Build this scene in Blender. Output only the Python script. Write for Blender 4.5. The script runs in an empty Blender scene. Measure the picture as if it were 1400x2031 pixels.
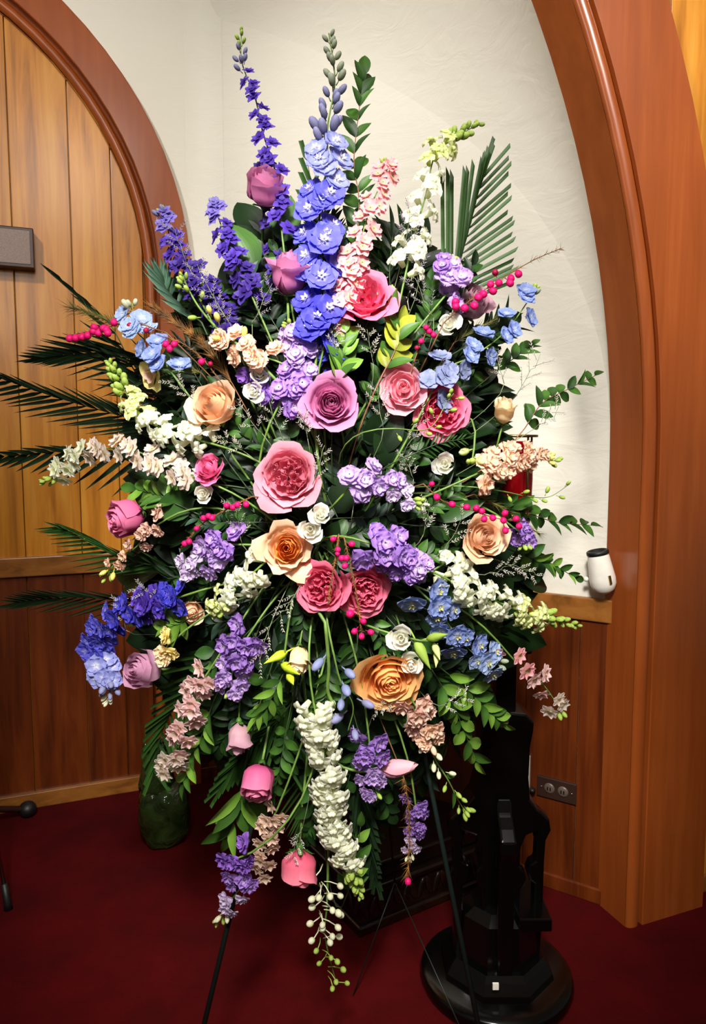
import bpy, math, random
import numpy as np
from mathutils import Vector, Matrix, Quaternion
R = random.Random(7)
S = bpy.context.scene
COL = S.collection
PI = math.pi

# ---------------------------------------------------------------- camera, world, lights, exposure
F = 1450.0; CAMH = 1.45; PITCH = math.atan((1015.5 - 880) / F)
cd = bpy.data.cameras.new('camera'); cam = bpy.data.objects.new('camera', cd); COL.objects.link(cam)
cam.location = (0, 0, CAMH); cam.rotation_euler = (PI / 2 - PITCH, 0, 0)
cd.sensor_fit = 'VERTICAL'; cd.sensor_height = 36; cd.sensor_width = 36; cd.lens = 36 * F / 2031
cd.clip_start = 0.05; cd.clip_end = 60
S.camera = cam
w = bpy.data.worlds.new('world'); S.world = w; w.use_nodes = True
w.node_tree.nodes['Background'].inputs[0].default_value = (1.0, 0.9, 0.76, 1)
w.node_tree.nodes['Background'].inputs[1].default_value = 0.10
S.view_settings.view_transform = 'Standard'; S.view_settings.look = 'None'
S.view_settings.gamma = 1; S.view_settings.use_curve_mapping = False
S.view_settings.exposure = 0.0


def area(name, loc, target, power, sx, sy, col=(1, .88, .72)):
    l = bpy.data.lights.new(name, 'AREA'); l.energy = power; l.shape = 'RECTANGLE'; l.size = sx; l.size_y = sy; l.color = col
    o = bpy.data.objects.new(name, l); COL.objects.link(o); o.location = loc
    o.rotation_euler = (Vector(target) - Vector(loc)).to_track_quat('-Z', 'Y').to_euler()
    return o


def spot(name, loc, target, power, size, blend=1.0, rad=.12, col=(1, .955, .89)):
    l = bpy.data.lights.new(name, 'SPOT'); l.energy = power; l.spot_size = math.radians(size); l.spot_blend = blend; l.shadow_soft_size = rad; l.color = col
    o = bpy.data.objects.new(name, l); COL.objects.link(o); o.location = loc
    o.rotation_euler = (Vector(target) - Vector(loc)).to_track_quat('-Z', 'Y').to_euler()
    return o


area('ceiling_lamp', (0.3, -0.4, 3.6), (0.05, 1.8, 1.4), 24, 0.8, 0.8, (1, .95, .87))
spot('wall_spotlight', (-1.5, 0.4, 3.6), (-1.0, 2.8, 2.35), 185, 60)
spot('wall_spotlight', (-0.7, 0.3, 3.5), (0.42, 2.45, 2.3), 205, 60)
spot('wall_spotlight', (2.2, -.1, 3.6), (0.97, 2.15, 2.2), 450, 38)
area('ceiling_lamp', (0.0, -1.1, 2.6), (0.0, 1.6, 1.0), 15, 0.7, 0.7, (1, .95, .87))
spot('flower_spotlight', (-0.1, -0.5, 3.0), (-0.08, 1.6, 1.2), 820, 43, 1.0, .22)


# ---------------------------------------------------------------- helpers
def ray(px, py):
    x = (px - 700) / F; y = (1015.5 - py) / F
    return Vector((x, math.cos(PITCH) + y * math.sin(PITCH), -math.sin(PITCH) + y * math.cos(PITCH)))


def at(px, py, d):
    r = ray(px, py); t = d / r.y
    return Vector((r.x * t, d, CAMH + r.z * t))


def ground(px, py):
    r = ray(px, py); t = CAMH / -r.z
    return Vector((r.x * t, r.y * t, 0))


def lin(c, a=1.0):
    return tuple(((v / 255) / 12.92 if v <= 10 else (((v / 255) + .055) / 1.055) ** 2.4) for v in c) + (a,)


class MB:
    def __init__(s): s.v = []; s.f = []; s.uv = []

    def add(s, vs, fs, uv=None):
        b = len(s.v); s.v += [tuple(v) for v in vs]; s.uv += (uv if uv is not None else [(0.5, 0.5)] * len(vs))
        s.f += [tuple(b + i for i in f) for f in fs]

    def mesh(s, name, mat=None, smooth=True):
        m = bpy.data.meshes.new(name); m.from_pydata(s.v, [], s.f)
        l = m.uv_layers.new(name='uv'); vi = np.empty(len(m.loops), dtype=np.int32); m.loops.foreach_get('vertex_index', vi)
        l.data.foreach_set('uv', np.array(s.uv, dtype=np.float32)[vi].ravel())
        if smooth: m.polygons.foreach_set('use_smooth', [True] * len(m.polygons))
        if mat: m.materials.append(mat)
        m.update(); return m

    def obj(s, name, mat, parent=None, mw=None, smooth=True):
        return mk(name, s.mesh(name, mat, smooth), None, parent, mw)

    def box(s, x0, x1, y0, y1, z0, z1, T=None):
        vs = [Vector((x, y, z)) for x in (x0, x1) for y in (y0, y1) for z in (z0, z1)]
        if T: vs = [T(v) for v in vs]
        s.add(vs, [(0, 1, 3, 2), (4, 6, 7, 5), (0, 4, 5, 1), (2, 3, 7, 6), (0, 2, 6, 4), (1, 5, 7, 3)])

    def tube(s, pts, r0, r1=None, n=6, caps=True):
        pts = [Vector(p) for p in pts]; r1 = r0 if r1 is None else r1
        L = len(pts); up = None; vs = []; uv = []
        for i, p in enumerate(pts):
            t = (pts[min(i + 1, L - 1)] - pts[max(i - 1, 0)])
            t = t.normalized() if t.length > 1e-9 else Vector((0, 0, 1))
            if up is None:
                up = t.orthogonal().normalized()
            up = (up - t * up.dot(t)); up = up.normalized() if up.length > 1e-6 else t.orthogonal().normalized()
            b = t.cross(up); rr = r0 + (r1 - r0) * i / (L - 1)
            if callable(r0): rr = r0(i / (L - 1))
            for k in range(n):
                a = 2 * PI * k / n; vs.append(p + (up * math.cos(a) + b * math.sin(a)) * rr); uv.append((k / n, i / (L - 1)))
        fs = [(i * n + k, i * n + (k + 1) % n, (i + 1) * n + (k + 1) % n, (i + 1) * n + k) for i in range(L - 1) for k in range(n)]
        if caps: fs += [tuple(range(n))[::-1], tuple((L - 1) * n + k for k in range(n))]
        s.add(vs, fs, uv)

    def blob(s, c, rx, ry, rz, nu=8, nv=6, M=None, jit=0, rnd=None):
        vs = []; uv = []
        for j in range(nv + 1):
            th = PI * j / nv
            for k in range(nu):
                a = 2 * PI * k / nu; q = 1 + (rnd.uniform(-jit, jit) if rnd and 0 < j < nv else 0)
                v = Vector((rx * math.sin(th) * math.cos(a) * q, ry * math.sin(th) * math.sin(a) * q, rz * math.cos(th)))
                if M: v = M @ v
                vs.append(v + Vector(c)); uv.append((k / nu, 1 - j / nv))
        fs = [(j * nu + k, (j + 1) * nu + k, (j + 1) * nu + (k + 1) % nu, j * nu + (k + 1) % nu) for j in range(nv) for k in range(nu)]
        s.add(vs, fs, uv)

    def grid(s, nu, nv, f, T=None):
        vs = []; uv = []
        for j in range(nv + 1):
            for i in range(nu + 1):
                u = -1 + 2 * i / nu; v = j / nv; p = Vector(f(u, v))
                vs.append(T @ p if T is not None else p); uv.append(((u + 1) / 2, v))
        fs = [(j * (nu + 1) + i, j * (nu + 1) + i + 1, (j + 1) * (nu + 1) + i + 1, (j + 1) * (nu + 1) + i) for j in range(nv) for i in range(nu)]
        s.add(vs, fs, uv)

    def lathe(s, prof, n=24, c=(0, 0, 0)):
        vs = [Vector((r * math.cos(2 * PI * k / n), r * math.sin(2 * PI * k / n), z)) + Vector(c) for r, z in prof for k in range(n)]
        L = len(prof)
        fs = [(i * n + k, i * n + (k + 1) % n, (i + 1) * n + (k + 1) % n, (i + 1) * n + k) for i in range(L - 1) for k in range(n)]
        s.add(vs, fs)

    def extrude(s, poly, y0, y1, T=None):
        n = len(poly); vs = [Vector((x, y, z)) for y in (y0, y1) for x, z in poly]
        if T: vs = [T(v) for v in vs]
        s.add(vs, [tuple(range(n)), tuple(range(n, 2 * n))[::-1]] + [(i, n + i, n + (i + 1) % n, (i + 1) % n) for i in range(n)])


def mk(name, mesh, mat=None, parent=None, mw=None):
    o = bpy.data.objects.new(name, mesh); COL.objects.link(o)
    if mat is not None:
        o.material_slots[0].link = 'OBJECT'; o.material_slots[0].material = mat
    if parent: o.parent = parent
    if mw is not None: o.matrix_basis = mw
    return o


def tag(o, label=None, cat=None, group=None, kind=None):
    if label: o['label'] = label
    if cat: o['category'] = cat
    if group: o['group'] = group
    if kind: o['kind'] = kind
    return o


def thing(name, loc, label, cat, group=None):
    o = bpy.data.objects.new(name, None); COL.objects.link(o); o.location = loc; o.empty_display_size = .02
    return tag(o, label, cat, group)


def bevel(o, w_=.003, seg=2):
    m = o.modifiers.new('bevel', 'BEVEL'); m.width = w_; m.segments = seg; m.limit_method = 'ANGLE'; m.angle_limit = .6
    return o


# ---------------------------------------------------------------- materials
def nmat(name):
    m = bpy.data.materials.new(name); m.use_nodes = True; nt = m.node_tree
    return m, nt, nt.nodes['Principled BSDF']


def N(nt, t, **kw):
    n = nt.nodes.new(t)
    for k, v in kw.items():
        if hasattr(n, k): setattr(n, k, v)
        else: n.inputs[k].default_value = v
    return n


def ramp(nt, stops):
    r = nt.nodes.new('ShaderNodeValToRGB'); e = r.color_ramp.elements
    while len(e) < len(stops): e.new(0.5)
    for el, (p, c) in zip(e, stops): el.position = p; el.color = c
    return r


def flat(name, col, rough=.6, metal=0, spec=.5, noise=0, scale=30):
    m, nt, b = nmat(name); b.inputs['Base Color'].default_value = lin(col); b.inputs['Roughness'].default_value = rough
    b.inputs['Metallic'].default_value = metal; b.inputs['Specular IOR Level'].default_value = spec
    if noise:
        n = N(nt, 'ShaderNodeTexNoise', Scale=scale, Detail=4.0); tc = N(nt, 'ShaderNodeTexCoord'); nt.links.new(tc.outputs['Object'], n.inputs['Vector'])
        d = tuple(max(0, c * (1 - noise)) for c in col); l_ = tuple(min(255, c * (1 + noise)) for c in col)
        r = ramp(nt, [(.35, lin(d)), (.65, lin(l_))]); nt.links.new(n.outputs['Fac'], r.inputs[0]); nt.links.new(r.outputs[0], b.inputs['Base Color'])
    return m


def petal(name, base, mid, tip, rough=.55, var=.08, trans=.34):
    m, nt, b = nmat(name)
    uv = N(nt, 'ShaderNodeUVMap'); uv.uv_map = 'uv'; sp = N(nt, 'ShaderNodeSeparateXYZ'); nt.links.new(uv.outputs[0], sp.inputs[0])
    r = ramp(nt, [(0.02, lin(base)), (.45, lin(mid)), (1.0, lin(tip))]); nt.links.new(sp.outputs['Y'], r.inputs[0])
    oi = N(nt, 'ShaderNodeObjectInfo'); hs = N(nt, 'ShaderNodeHueSaturation')
    mr = N(nt, 'ShaderNodeMapRange'); mr.inputs[3].default_value = 1 - var; mr.inputs[4].default_value = 1 + var
    nt.links.new(oi.outputs['Random'], mr.inputs[0]); nt.links.new(mr.outputs[0], hs.inputs['Value'])
    # fine veins along the petal
    tc = N(nt, 'ShaderNodeMapping'); tc.inputs['Scale'].default_value = (22, 2.5, 1); nt.links.new(uv.outputs[0], tc.inputs[0])
    n = N(nt, 'ShaderNodeTexNoise', Scale=1.0, Detail=3.0); nt.links.new(tc.outputs[0], n.inputs['Vector'])
    mx = N(nt, 'ShaderNodeMix'); mx.data_type = 'RGBA'; mx.blend_type = 'MULTIPLY'; mx.inputs[0].default_value = .25
    r2 = ramp(nt, [(.3, (.72, .72, .72, 1)), (.7, (1.0, 1.0, 1.0, 1))]); nt.links.new(n.outputs['Fac'], r2.inputs[0])
    nt.links.new(r.outputs[0], mx.inputs[6]); nt.links.new(r2.outputs[0], mx.inputs[7]); nt.links.new(mx.outputs[2], hs.inputs['Color'])
    nt.links.new(hs.outputs[0], b.inputs['Base Color']); b.inputs['Roughness'].default_value = rough; b.inputs['Specular IOR Level'].default_value = .3
    bm = N(nt, 'ShaderNodeBump', Strength=.25, Distance=.001); nt.links.new(n.outputs['Fac'], bm.inputs['Height']); nt.links.new(bm.outputs[0], b.inputs['Normal'])
    tr = N(nt, 'ShaderNodeBsdfTranslucent'); nt.links.new(hs.outputs[0], tr.inputs[0])
    ms = N(nt, 'ShaderNodeMixShader'); ms.inputs[0].default_value = trans
    nt.links.new(b.outputs[0], ms.inputs[1]); nt.links.new(tr.outputs[0], ms.inputs[2]); nt.links.new(ms.outputs[0], nt.nodes['Material Output'].inputs[0])
    return m


def leafm(name, dark, light, rough=.42, trans=.12):
    m = petal(name, dark, light, light, rough, .3, trans)
    return m


def wood(name, dark, mid, light, rough=.3, axis='Z', scale=1.0, spec=.5, coat=.0, var=.12):
    m, nt, b = nmat(name)
    tc = N(nt, 'ShaderNodeTexCoord'); mp = N(nt, 'ShaderNodeMapping'); sc = {'Z': (14, 14, .9), 'X': (.9, 14, 14)}[axis]
    mp.inputs['Scale'].default_value = tuple(s * scale for s in sc)
    oi = N(nt, 'ShaderNodeObjectInfo'); ad = N(nt, 'ShaderNodeVectorMath'); ad.operation = 'ADD'
    ml = N(nt, 'ShaderNodeVectorMath'); ml.operation = 'SCALE'; ml.inputs['Scale'].default_value = 37.0
    cb = N(nt, 'ShaderNodeCombineXYZ'); nt.links.new(oi.outputs['Random'], cb.inputs[0]); nt.links.new(oi.outputs['Random'], cb.inputs[2])
    nt.links.new(cb.outputs[0], ml.inputs[0]); nt.links.new(tc.outputs['Object'], ad.inputs[0]); nt.links.new(ml.outputs[0], ad.inputs[1])
    nt.links.new(ad.outputs[0], mp.inputs[0])
    n = N(nt, 'ShaderNodeTexNoise', Scale=1.6, Detail=6.0, Roughness=.6, Distortion=.5); nt.links.new(mp.outputs[0], n.inputs['Vector'])
    r = ramp(nt, [(.28, lin(dark)), (.5, lin(mid)), (.74, lin(light))]); nt.links.new(n.outputs['Fac'], r.inputs[0])
    n2 = N(nt, 'ShaderNodeTexNoise', Scale=2.2, Detail=2.0); nt.links.new(ad.outputs[0], n2.inputs['Vector'])
    mx = N(nt, 'ShaderNodeMix'); mx.data_type = 'RGBA'; mx.blend_type = 'MULTIPLY'; mx.inputs[0].default_value = .5
    r2 = ramp(nt, [(.3, (.68, .64, .6, 1)), (.65, (1, 1, 1, 1))]); nt.links.new(n2.outputs['Fac'], r2.inputs[0])
    nt.links.new(r.outputs[0], mx.inputs[6]); nt.links.new(r2.outputs[0], mx.inputs[7])
    hs = N(nt, 'ShaderNodeHueSaturation'); mr = N(nt, 'ShaderNodeMapRange'); mr.inputs[3].default_value = 1 - var; mr.inputs[4].default_value = 1 + var
    nt.links.new(oi.outputs['Random'], mr.inputs[0]); nt.links.new(mr.outputs[0], hs.inputs['Value']); nt.links.new(mx.outputs[2], hs.inputs['Color'])
    nt.links.new(hs.outputs[0], b.inputs['Base Color']); b.inputs['Roughness'].default_value = rough; b.inputs['Specular IOR Level'].default_value = spec
    bp = N(nt, 'ShaderNodeBump', Strength=.08, Distance=.002); nt.links.new(n.outputs['Fac'], bp.inputs['Height']); nt.links.new(bp.outputs[0], b.inputs['Normal'])
    b.inputs['Coat Weight'].default_value = coat; b.inputs['Coat Roughness'].default_value = .18
    return m


M = {}
M['oak'] = wood('honey_oak', (150, 88, 20), (204, 132, 38), (222, 160, 62), .33, coat=.2)
M['wains'] = wood('dark_oak', (60, 22, 4), (96, 40, 9), (118, 56, 15), .35, coat=.2)
M['wrail'] = wood('rail_oak', (110, 66, 22), (150, 94, 38), (172, 112, 50), .35, axis='X', coat=.2)
M['casing'] = wood('red_brown_painted_wood', (142, 68, 24), (154, 76, 29), (166, 86, 36), .3, coat=.4, var=.03)
M['reveal'] = M['casing']
M['chest'] = wood('black_brown_carved_wood', (16, 8, 4), (30, 16, 8), (44, 24, 12), .3, axis='X', coat=.3)
M['black'] = flat('black_lacquer', (3, 3, 3), .2)
M['blackmat'] = flat('black_plastic', (14, 14, 14), .5)
M['chrome'] = flat('chrome', (210, 208, 200), .15, 1)
M['brass'] = flat('brass', (170, 140, 80), .3, 1)
M['redglass'] = flat('red_glass', (110, 4, 10), .12, 0, .6)
M['brownplate'] = flat('brown_outlet_plate', (48, 30, 22), .4)
M['enamel'] = flat('cream_enamel', (236, 232, 220), .3, noise=.02)
M['dbrown'] = flat('dark_brown_frame', (62, 34, 28), .35, noise=.1)
M['greycloth'] = flat('grey_speaker_cloth', (150, 132, 124), .75, noise=.06, scale=250)
M['easel'] = flat('dark_green_metal', (22, 34, 30), .4, .3)
M['foam'] = flat('green_foam', (30, 50, 24), .9, noise=.2)
m, nt, b = nmat('white_plaster')
b.inputs['Base Color'].default_value = lin((232, 229, 216)); b.inputs['Roughness'].default_value = .6; b.inputs['Specular IOR Level'].default_value = .25
tc = N(nt, 'ShaderNodeTexCoord'); mp = N(nt, 'ShaderNodeMapping'); mp.inputs['Rotation'].default_value = (0, .5, .3); mp.inputs['Scale'].default_value = (1.4, 2, 4)
nt.links.new(tc.outputs['Object'], mp.inputs[0])
n1 = N(nt, 'ShaderNodeTexNoise', Scale=3.2, Detail=5.0, Roughness=.55, Distortion=1.6); nt.links.new(mp.outputs[0], n1.inputs['Vector'])
n2 = N(nt, 'ShaderNodeTexVoronoi', Scale=9.0); nt.links.new(tc.outputs['Object'], n2.inputs['Vector'])
ma = N(nt, 'ShaderNodeMath'); ma.operation = 'MULTIPLY_ADD'; ma.inputs[1].default_value = .35; nt.links.new(n2.outputs['Distance'], ma.inputs[0]); nt.links.new(n1.outputs['Fac'], ma.inputs[2])
bp = N(nt, 'ShaderNodeBump', Strength=.26, Distance=.012); nt.links.new(ma.outputs[0], bp.inputs['Height']); nt.links.new(bp.outputs[0], b.inputs['Normal'])
M['plaster'] = m
m, nt, b = nmat('maroon_carpet')
tc = N(nt, 'ShaderNodeTexCoord'); n1 = N(nt, 'ShaderNodeTexNoise', Scale=3.5, Detail=5.0, Roughness=.6); nt.links.new(tc.outputs['Object'], n1.inputs['Vector'])
r = ramp(nt, [(.35, lin((62, 2, 4))), (.65, lin((80, 4, 7)))]); nt.links.new(n1.outputs['Fac'], r.inputs[0]); nt.links.new(r.outputs[0], b.inputs['Base Color'])
b.inputs['Roughness'].default_value = .95; b.inputs['Specular IOR Level'].default_value = .1
n2 = N(nt, 'ShaderNodeTexNoise', Scale=420.0, Detail=2.0); nt.links.new(tc.outputs['Object'], n2.inputs['Vector'])
bp = N(nt, 'ShaderNodeBump', Strength=.7, Distance=.004); nt.links.new(n2.outputs['Fac'], bp.inputs['Height']); nt.links.new(bp.outputs[0], b.inputs['Normal'])
M['carpet'] = m
m, nt, b = nmat('green_wrapping')
tc = N(nt, 'ShaderNodeTexCoord'); n1 = N(nt, 'ShaderNodeTexNoise', Scale=14.0, Detail=4.0, Distortion=1.0); nt.links.new(tc.outputs['Object'], n1.inputs['Vector'])
r = ramp(nt, [(.3, lin((16, 28, 10))), (.7, lin((52, 72, 32)))]); nt.links.new(n1.outputs['Fac'], r.inputs[0]); nt.links.new(r.outputs[0], b.inputs['Base Color'])
b.inputs['Roughness'].default_value = .14
bp = N(nt, 'ShaderNodeBump', Strength=.8, Distance=.02); nt.links.new(n1.outputs['Fac'], bp.inputs['Height']); nt.links.new(bp.outputs[0], b.inputs['Normal'])
M['wrap'] = m
# petals  (base, middle, tip)
for k, a in dict(
    mauve=((184, 96, 146), (214, 126, 178), (222, 146, 190)), mauvepink=((170, 60, 110), (214, 100, 150), (228, 130, 170)),
    lilacrose=((214, 190, 196), (216, 172, 194), (200, 146, 178)), dustyrose=((170, 130, 140), (196, 154, 166), (190, 146, 164)),
    peach=((240, 172, 96), (250, 196, 140), (246, 206, 168)), peachcore=((246, 166, 84), (250, 172, 84), (252, 190, 112)), peachpale=((250, 204, 140), (250, 208, 164), (246, 204, 172)),
    orangerose=((246, 166, 86), (248, 176, 98), (250, 190, 124)),
    coral=((226, 74, 120), (242, 100, 146), (247, 132, 166)), coralpink=((200, 70, 100), (238, 110, 138), (244, 140, 160)), dustypink=((212, 96, 126), (234, 138, 160), (238, 160, 178)),
    deeppink=((204, 66, 104), (226, 96, 132), (234, 122, 150)),
    babypink=((244, 150, 168), (250, 176, 192), (252, 194, 206)), hotpink=((214, 70, 130), (236, 108, 162), (244, 140, 186)), palepink=((226, 160, 176), (236, 170, 186), (240, 186, 196)),
    white=((236, 236, 206), (250, 248, 236), (252, 250, 242)), cream=((236, 210, 150), (246, 222, 176), (246, 224, 188)), creamyellow=((230, 214, 120), (246, 226, 140), (248, 226, 160)),
    violet=((56, 30, 130), (84, 56, 172), (100, 72, 186)), darkviolet=((44, 26, 100), (64, 42, 136), (78, 54, 148)), lavlark=((96, 80, 160), (122, 108, 196), (144, 132, 206)),
    delph=((180, 176, 236), (100, 98, 216), (110, 110, 226)), delphpale=((226, 226, 242), (160, 166, 222), (146, 152, 218)), delphdeep=((120, 112, 210), (70, 66, 196), (84, 82, 208)),
    skyblue=((190, 200, 226), (128, 148, 208), (142, 160, 214)), paleblue=((210, 220, 236), (160, 182, 224), (170, 188, 226)), greyblue=((120, 134, 160), (134, 144, 186), (150, 158, 200)),
    stocklav=((244, 236, 248), (206, 176, 230), (186, 150, 220)), stockpurple=((228, 208, 240), (178, 138, 216), (160, 118, 208)), stockpale=((236, 228, 240), (216, 196, 230), (214, 194, 230)), stockdeep=((160, 116, 196), (144, 98, 198), (150, 104, 204)),
    stockpeach=((244, 220, 176), (246, 204, 176), (248, 210, 186)), stockbeige=((214, 180, 150), (226, 184, 166), (234, 196, 180)),
    larkpink=((214, 200, 150), (246, 172, 176), (248, 182, 188)), larkpale=((226, 206, 170), (244, 202, 200), (246, 208, 208)), larkwhite=((226, 214, 170), (240, 226, 214), (240, 222, 214)), larkbeige=((210, 190, 140), (240, 208, 186), (242, 210, 194)),
    snap=((230, 236, 180), (248, 250, 226), (252, 252, 238)), snapgreen=((190, 210, 90), (224, 234, 150), (240, 242, 190)),
    berry=((180, 8, 84), (222, 20, 112), (232, 40, 130)), berrydark=((120, 6, 44), (170, 16, 72), (190, 30, 90)),
    budwhite=((190, 200, 140), (226, 226, 190), (238, 236, 214)), budgreen=((130, 160, 60), (160, 190, 80), (190, 210, 110)), budgrey=((130, 150, 96), (158, 168, 140), (166, 174, 160)), budlav=((120, 124, 150), (140, 142, 180), (150, 150, 196)),
    budyellow=((180, 190, 70), (236, 224, 120), (244, 232, 150)), eye=((240, 240, 220), (245, 245, 240), (250, 250, 250)), eyeyellow=((170, 170, 70), (200, 196, 100), (220, 214, 140)), stat=((190, 186, 170), (214, 208, 200), (226, 220, 216)), statl=((120, 110, 120), (170, 158, 178), (200, 190, 206)),
).items(): M[k] = petal(k + '_petal', *a, trans=.5 if k in ('white', 'babypink', 'snap', 'larkwhite') else .34)
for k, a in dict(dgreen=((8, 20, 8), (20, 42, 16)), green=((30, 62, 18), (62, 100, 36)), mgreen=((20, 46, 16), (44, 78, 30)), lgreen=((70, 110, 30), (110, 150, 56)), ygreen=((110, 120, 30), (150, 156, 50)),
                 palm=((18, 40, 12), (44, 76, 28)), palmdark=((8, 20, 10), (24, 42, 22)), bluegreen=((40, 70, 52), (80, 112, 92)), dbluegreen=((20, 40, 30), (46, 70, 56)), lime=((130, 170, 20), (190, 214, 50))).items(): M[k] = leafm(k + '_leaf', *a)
M['stem'] = flat('green_stem', (92, 122, 52), .5, noise=.15); M['dstem'] = flat('dark_stem', (44, 62, 28), .55, noise=.2); M['brownstem'] = flat('brown_stem', (104, 66, 34), .7, noise=.2)
M['redstem'] = flat('reddish_stem', (130, 84, 58), .6, noise=.15); M['greystem'] = flat('grey_green_stem', (104, 112, 84), .7, noise=.15); M['needle'] = flat('rusty_needles', (120, 80, 30), .7, noise=.3); M['gneedle'] = flat('olive_needles', (92, 92, 34), .7, noise=.3)

# ---------------------------------------------------------------- the room
UL = Vector((.92918, .36963, 0)); NL = Vector((.36963, -.92918, 0))       # along the left wall / out of it, towards the room
L0 = Vector((-1.393, 2.762, 0)); CORNER = .86475
UR = Vector((.84075, -.54143, 0)); NR = Vector((-.54143, -.84075, 0)); R0 = Vector((.638, 2.291, 0)); RC = -1.4598
P0 = Vector((.815, 2.062, 0))


def TL(v): return L0 + UL * v.x + NL * v.y + Vector((0, 0, v.z))


def TR(v): return R0 + UR * v.x + NR * v.y + Vector((0, 0, v.z))


def TP(v): return P0 + UL * v.x + NL * v.y + Vector((0, 0, v.z))


def struct(name, mb, mat, smooth=False):
    o = mb.obj(name, mat, smooth=smooth); o['kind'] = 'structure'; return o


b_ = MB(); b_.box(-4, 4, -4, 4.2, -.1, 0); struct('floor', b_, M['carpet'])
b_ = MB(); b_.box(-4, 4, -4, 4.2, 4.0, 4.1); struct('ceiling', b_, M['plaster'])
b_ = MB(); b_.box(-4, 4, -4.1, -4, 0, 4); struct('wall_back', b_, M['plaster'])
b_ = MB(); b_.box(-4, 4, -3.99, -3.94, 0, 1.1); struct('trim_1', b_, M['wains'])

# left wall: backing with an arched opening in the plaster, planks inside it
AC = (-.489, 2.10)                                                     # arch centre (s, z)
q = MB(); q.box(-2.7, CORNER, -.12, -.03, 0, 4, TL); wl = struct('wall_left', q, M['oak'])
bounds = [-1.85, -1.63, -1.41, -1.19, -.97, -.75, -.53, -.31, -.09, .132, .338, .488, .6, .74]
for a0, a1 in zip(bounds[:-1], bounds[1:]):
    tx = max(0.0, 1.19 ** 2 - (min(abs(a0 - AC[0]), abs(a1 - AC[0]))) ** 2)
    top = AC[1] + math.sqrt(tx) if tx > 0 else 2.2
    q = MB(); q.box(a0 + .0015, a1 - .0015, -.03, -.006 + R.uniform(0, .002), .98, top, TL)
    bevel(q.obj('plank', M['oak'], wl, smooth=False), .0025)
    q = MB(); q.box(a0 + .0015, a1 - .0015, -.03, -.004 + R.uniform(0, .002), .04, .95, TL)
    bevel(q.obj('plank', M['wains'], wl, smooth=False), .0025)
q = MB(); q.box(-2.0, .66, -.03, .014, .936, 1.012, TL); bevel(struct('trim_2', q, M['wrail']), .004)
q = MB(); q.box(-2.0, .66, -.03, .014, 0, .064, TL); bevel(struct('baseboard_left', q, M['wrail']), .004)


def arc(cs, cz, rad, z0=0.0, zmin_n=4, n=40, a0=0, a1=PI):
    """vertical leg from z0 to cz then an arc: list of (s, z)"""
    p = [(cs + rad, z0 + (cz - z0) * i / zmin_n) for i in range(zmin_n)]
    p += [(cs + rad * math.cos(a0 + (a1 - a0) * i / n), cz + rad * math.sin(a0 + (a1 - a0) * i / n)) for i in range(n + 1)]
    return p


# plaster spandrel round the left arch
q = MB(); o_ = arc(AC[0], AC[1], 1.25)
vs = []; fs = []
for (s_, z_) in o_:
    vs += [TL(Vector((s_, 0, z_)))]
    k = (CORNER - s_); 
    dx, dz = s_ - AC[0], z_ - AC[1]
    if z_ <= AC[1] and dx > 0: vs += [TL(Vector((CORNER, 0, z_)))]
    else:
        t = min((CORNER - AC[0]) / dx if dx > 1e-6 else 99, (4 - AC[1]) / max(dz, 1e-6), (AC[0] + 2.7) / -dx if dx < -1e-6 else 99)
        vs += [TL(Vector((AC[0] + dx * t, 0, AC[1] + dz * t)))]
n_ = len(o_)
fs = [(2 * i, 2 * i + 2, 2 * i + 3, 2 * i + 1) for i in range(n_ - 1)]
q.add(vs, fs)
# corners left open by the radial fan
c1 = TL(Vector((CORNER, 0, 4))); c2 = TL(Vector((-2.7, 0, 4)))
for i in range(n_ - 1):
    a_, b2 = vs[2 * i + 1], vs[2 * i + 3]
    for c in (c1, c2):
        if (abs(a_.z - 4) < 1e-4) != (abs(b2.z - 4) < 1e-4) and (c - a_).length < 1.3: q.add([a_, b2, c], [(0, 1, 2)])
struct('wall_front', q, M['plaster'])


def sweep(prof, path_fn, T):
    """prof: (radius, out) pairs; path_fn(radius)->[(s,z)]"""
    q = MB(); rows = [[T(Vector((s_, o, z_))) for s_, z_ in path_fn(r_)] for r_, o in prof]; n = len(rows[0])
    q.add([v for r_ in rows for v in r_], [(j * n + i, j * n + i + 1, (j + 1) * n + i + 1, (j + 1) * n + i) for j in range(len(rows) - 1) for i in range(n - 1)])
    return q


def sweeps(profs, path_fn, T):
    q = MB()
    for p_ in profs:
        w_ = sweep(p_, path_fn, T); q.add(w_.v, w_.f, w_.uv)
    return q


fL = lambda r_: arc(AC[0], AC[1], r_)
rnd3 = [(1.270 + .005 * math.sin(a * PI / 6), .035 + .005 * math.cos(a * PI / 6)) for a in range(4)]
struct('trim_3', sweeps([[(1.146, -.02), (1.146, .036)], [(1.146, .036), (1.149, .040)], [(1.149, .040), (1.210, .040), (1.270, .040)] , rnd3, [(1.275, .035), (1.275, -.02)]], fL, TL), M['casing'], True)
bead = [(1.114 - .019 * math.cos(a * PI / 10), .010 + .022 * math.sin(a * PI / 10)) for a in range(11)]
struct('trim_4', sweeps([[(1.092, -.02), (1.092, .010)], bead, [(1.133, .008), (1.137, -.004), (1.146, -.004)]], fL, TL), M['casing'], True)
for a0, a1 in ((.777, .82), (.821, .8647)):
    q = MB(); q.box(a0, a1, .001, .012, .04, .95, TL); bevel(q.obj('plank', M['wains'], wl, smooth=False), .002)
q = MB(); q.box(.777, .8647, .001, .02, .936, 1.0, TL); bevel(struct('trim_7', q, M['wrail']), .004)
q = MB(); q.box(.777, .8647, .001, .018, 0, .055, TL); bevel(struct('baseboard_front', q, M['wains']), .004)

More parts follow.
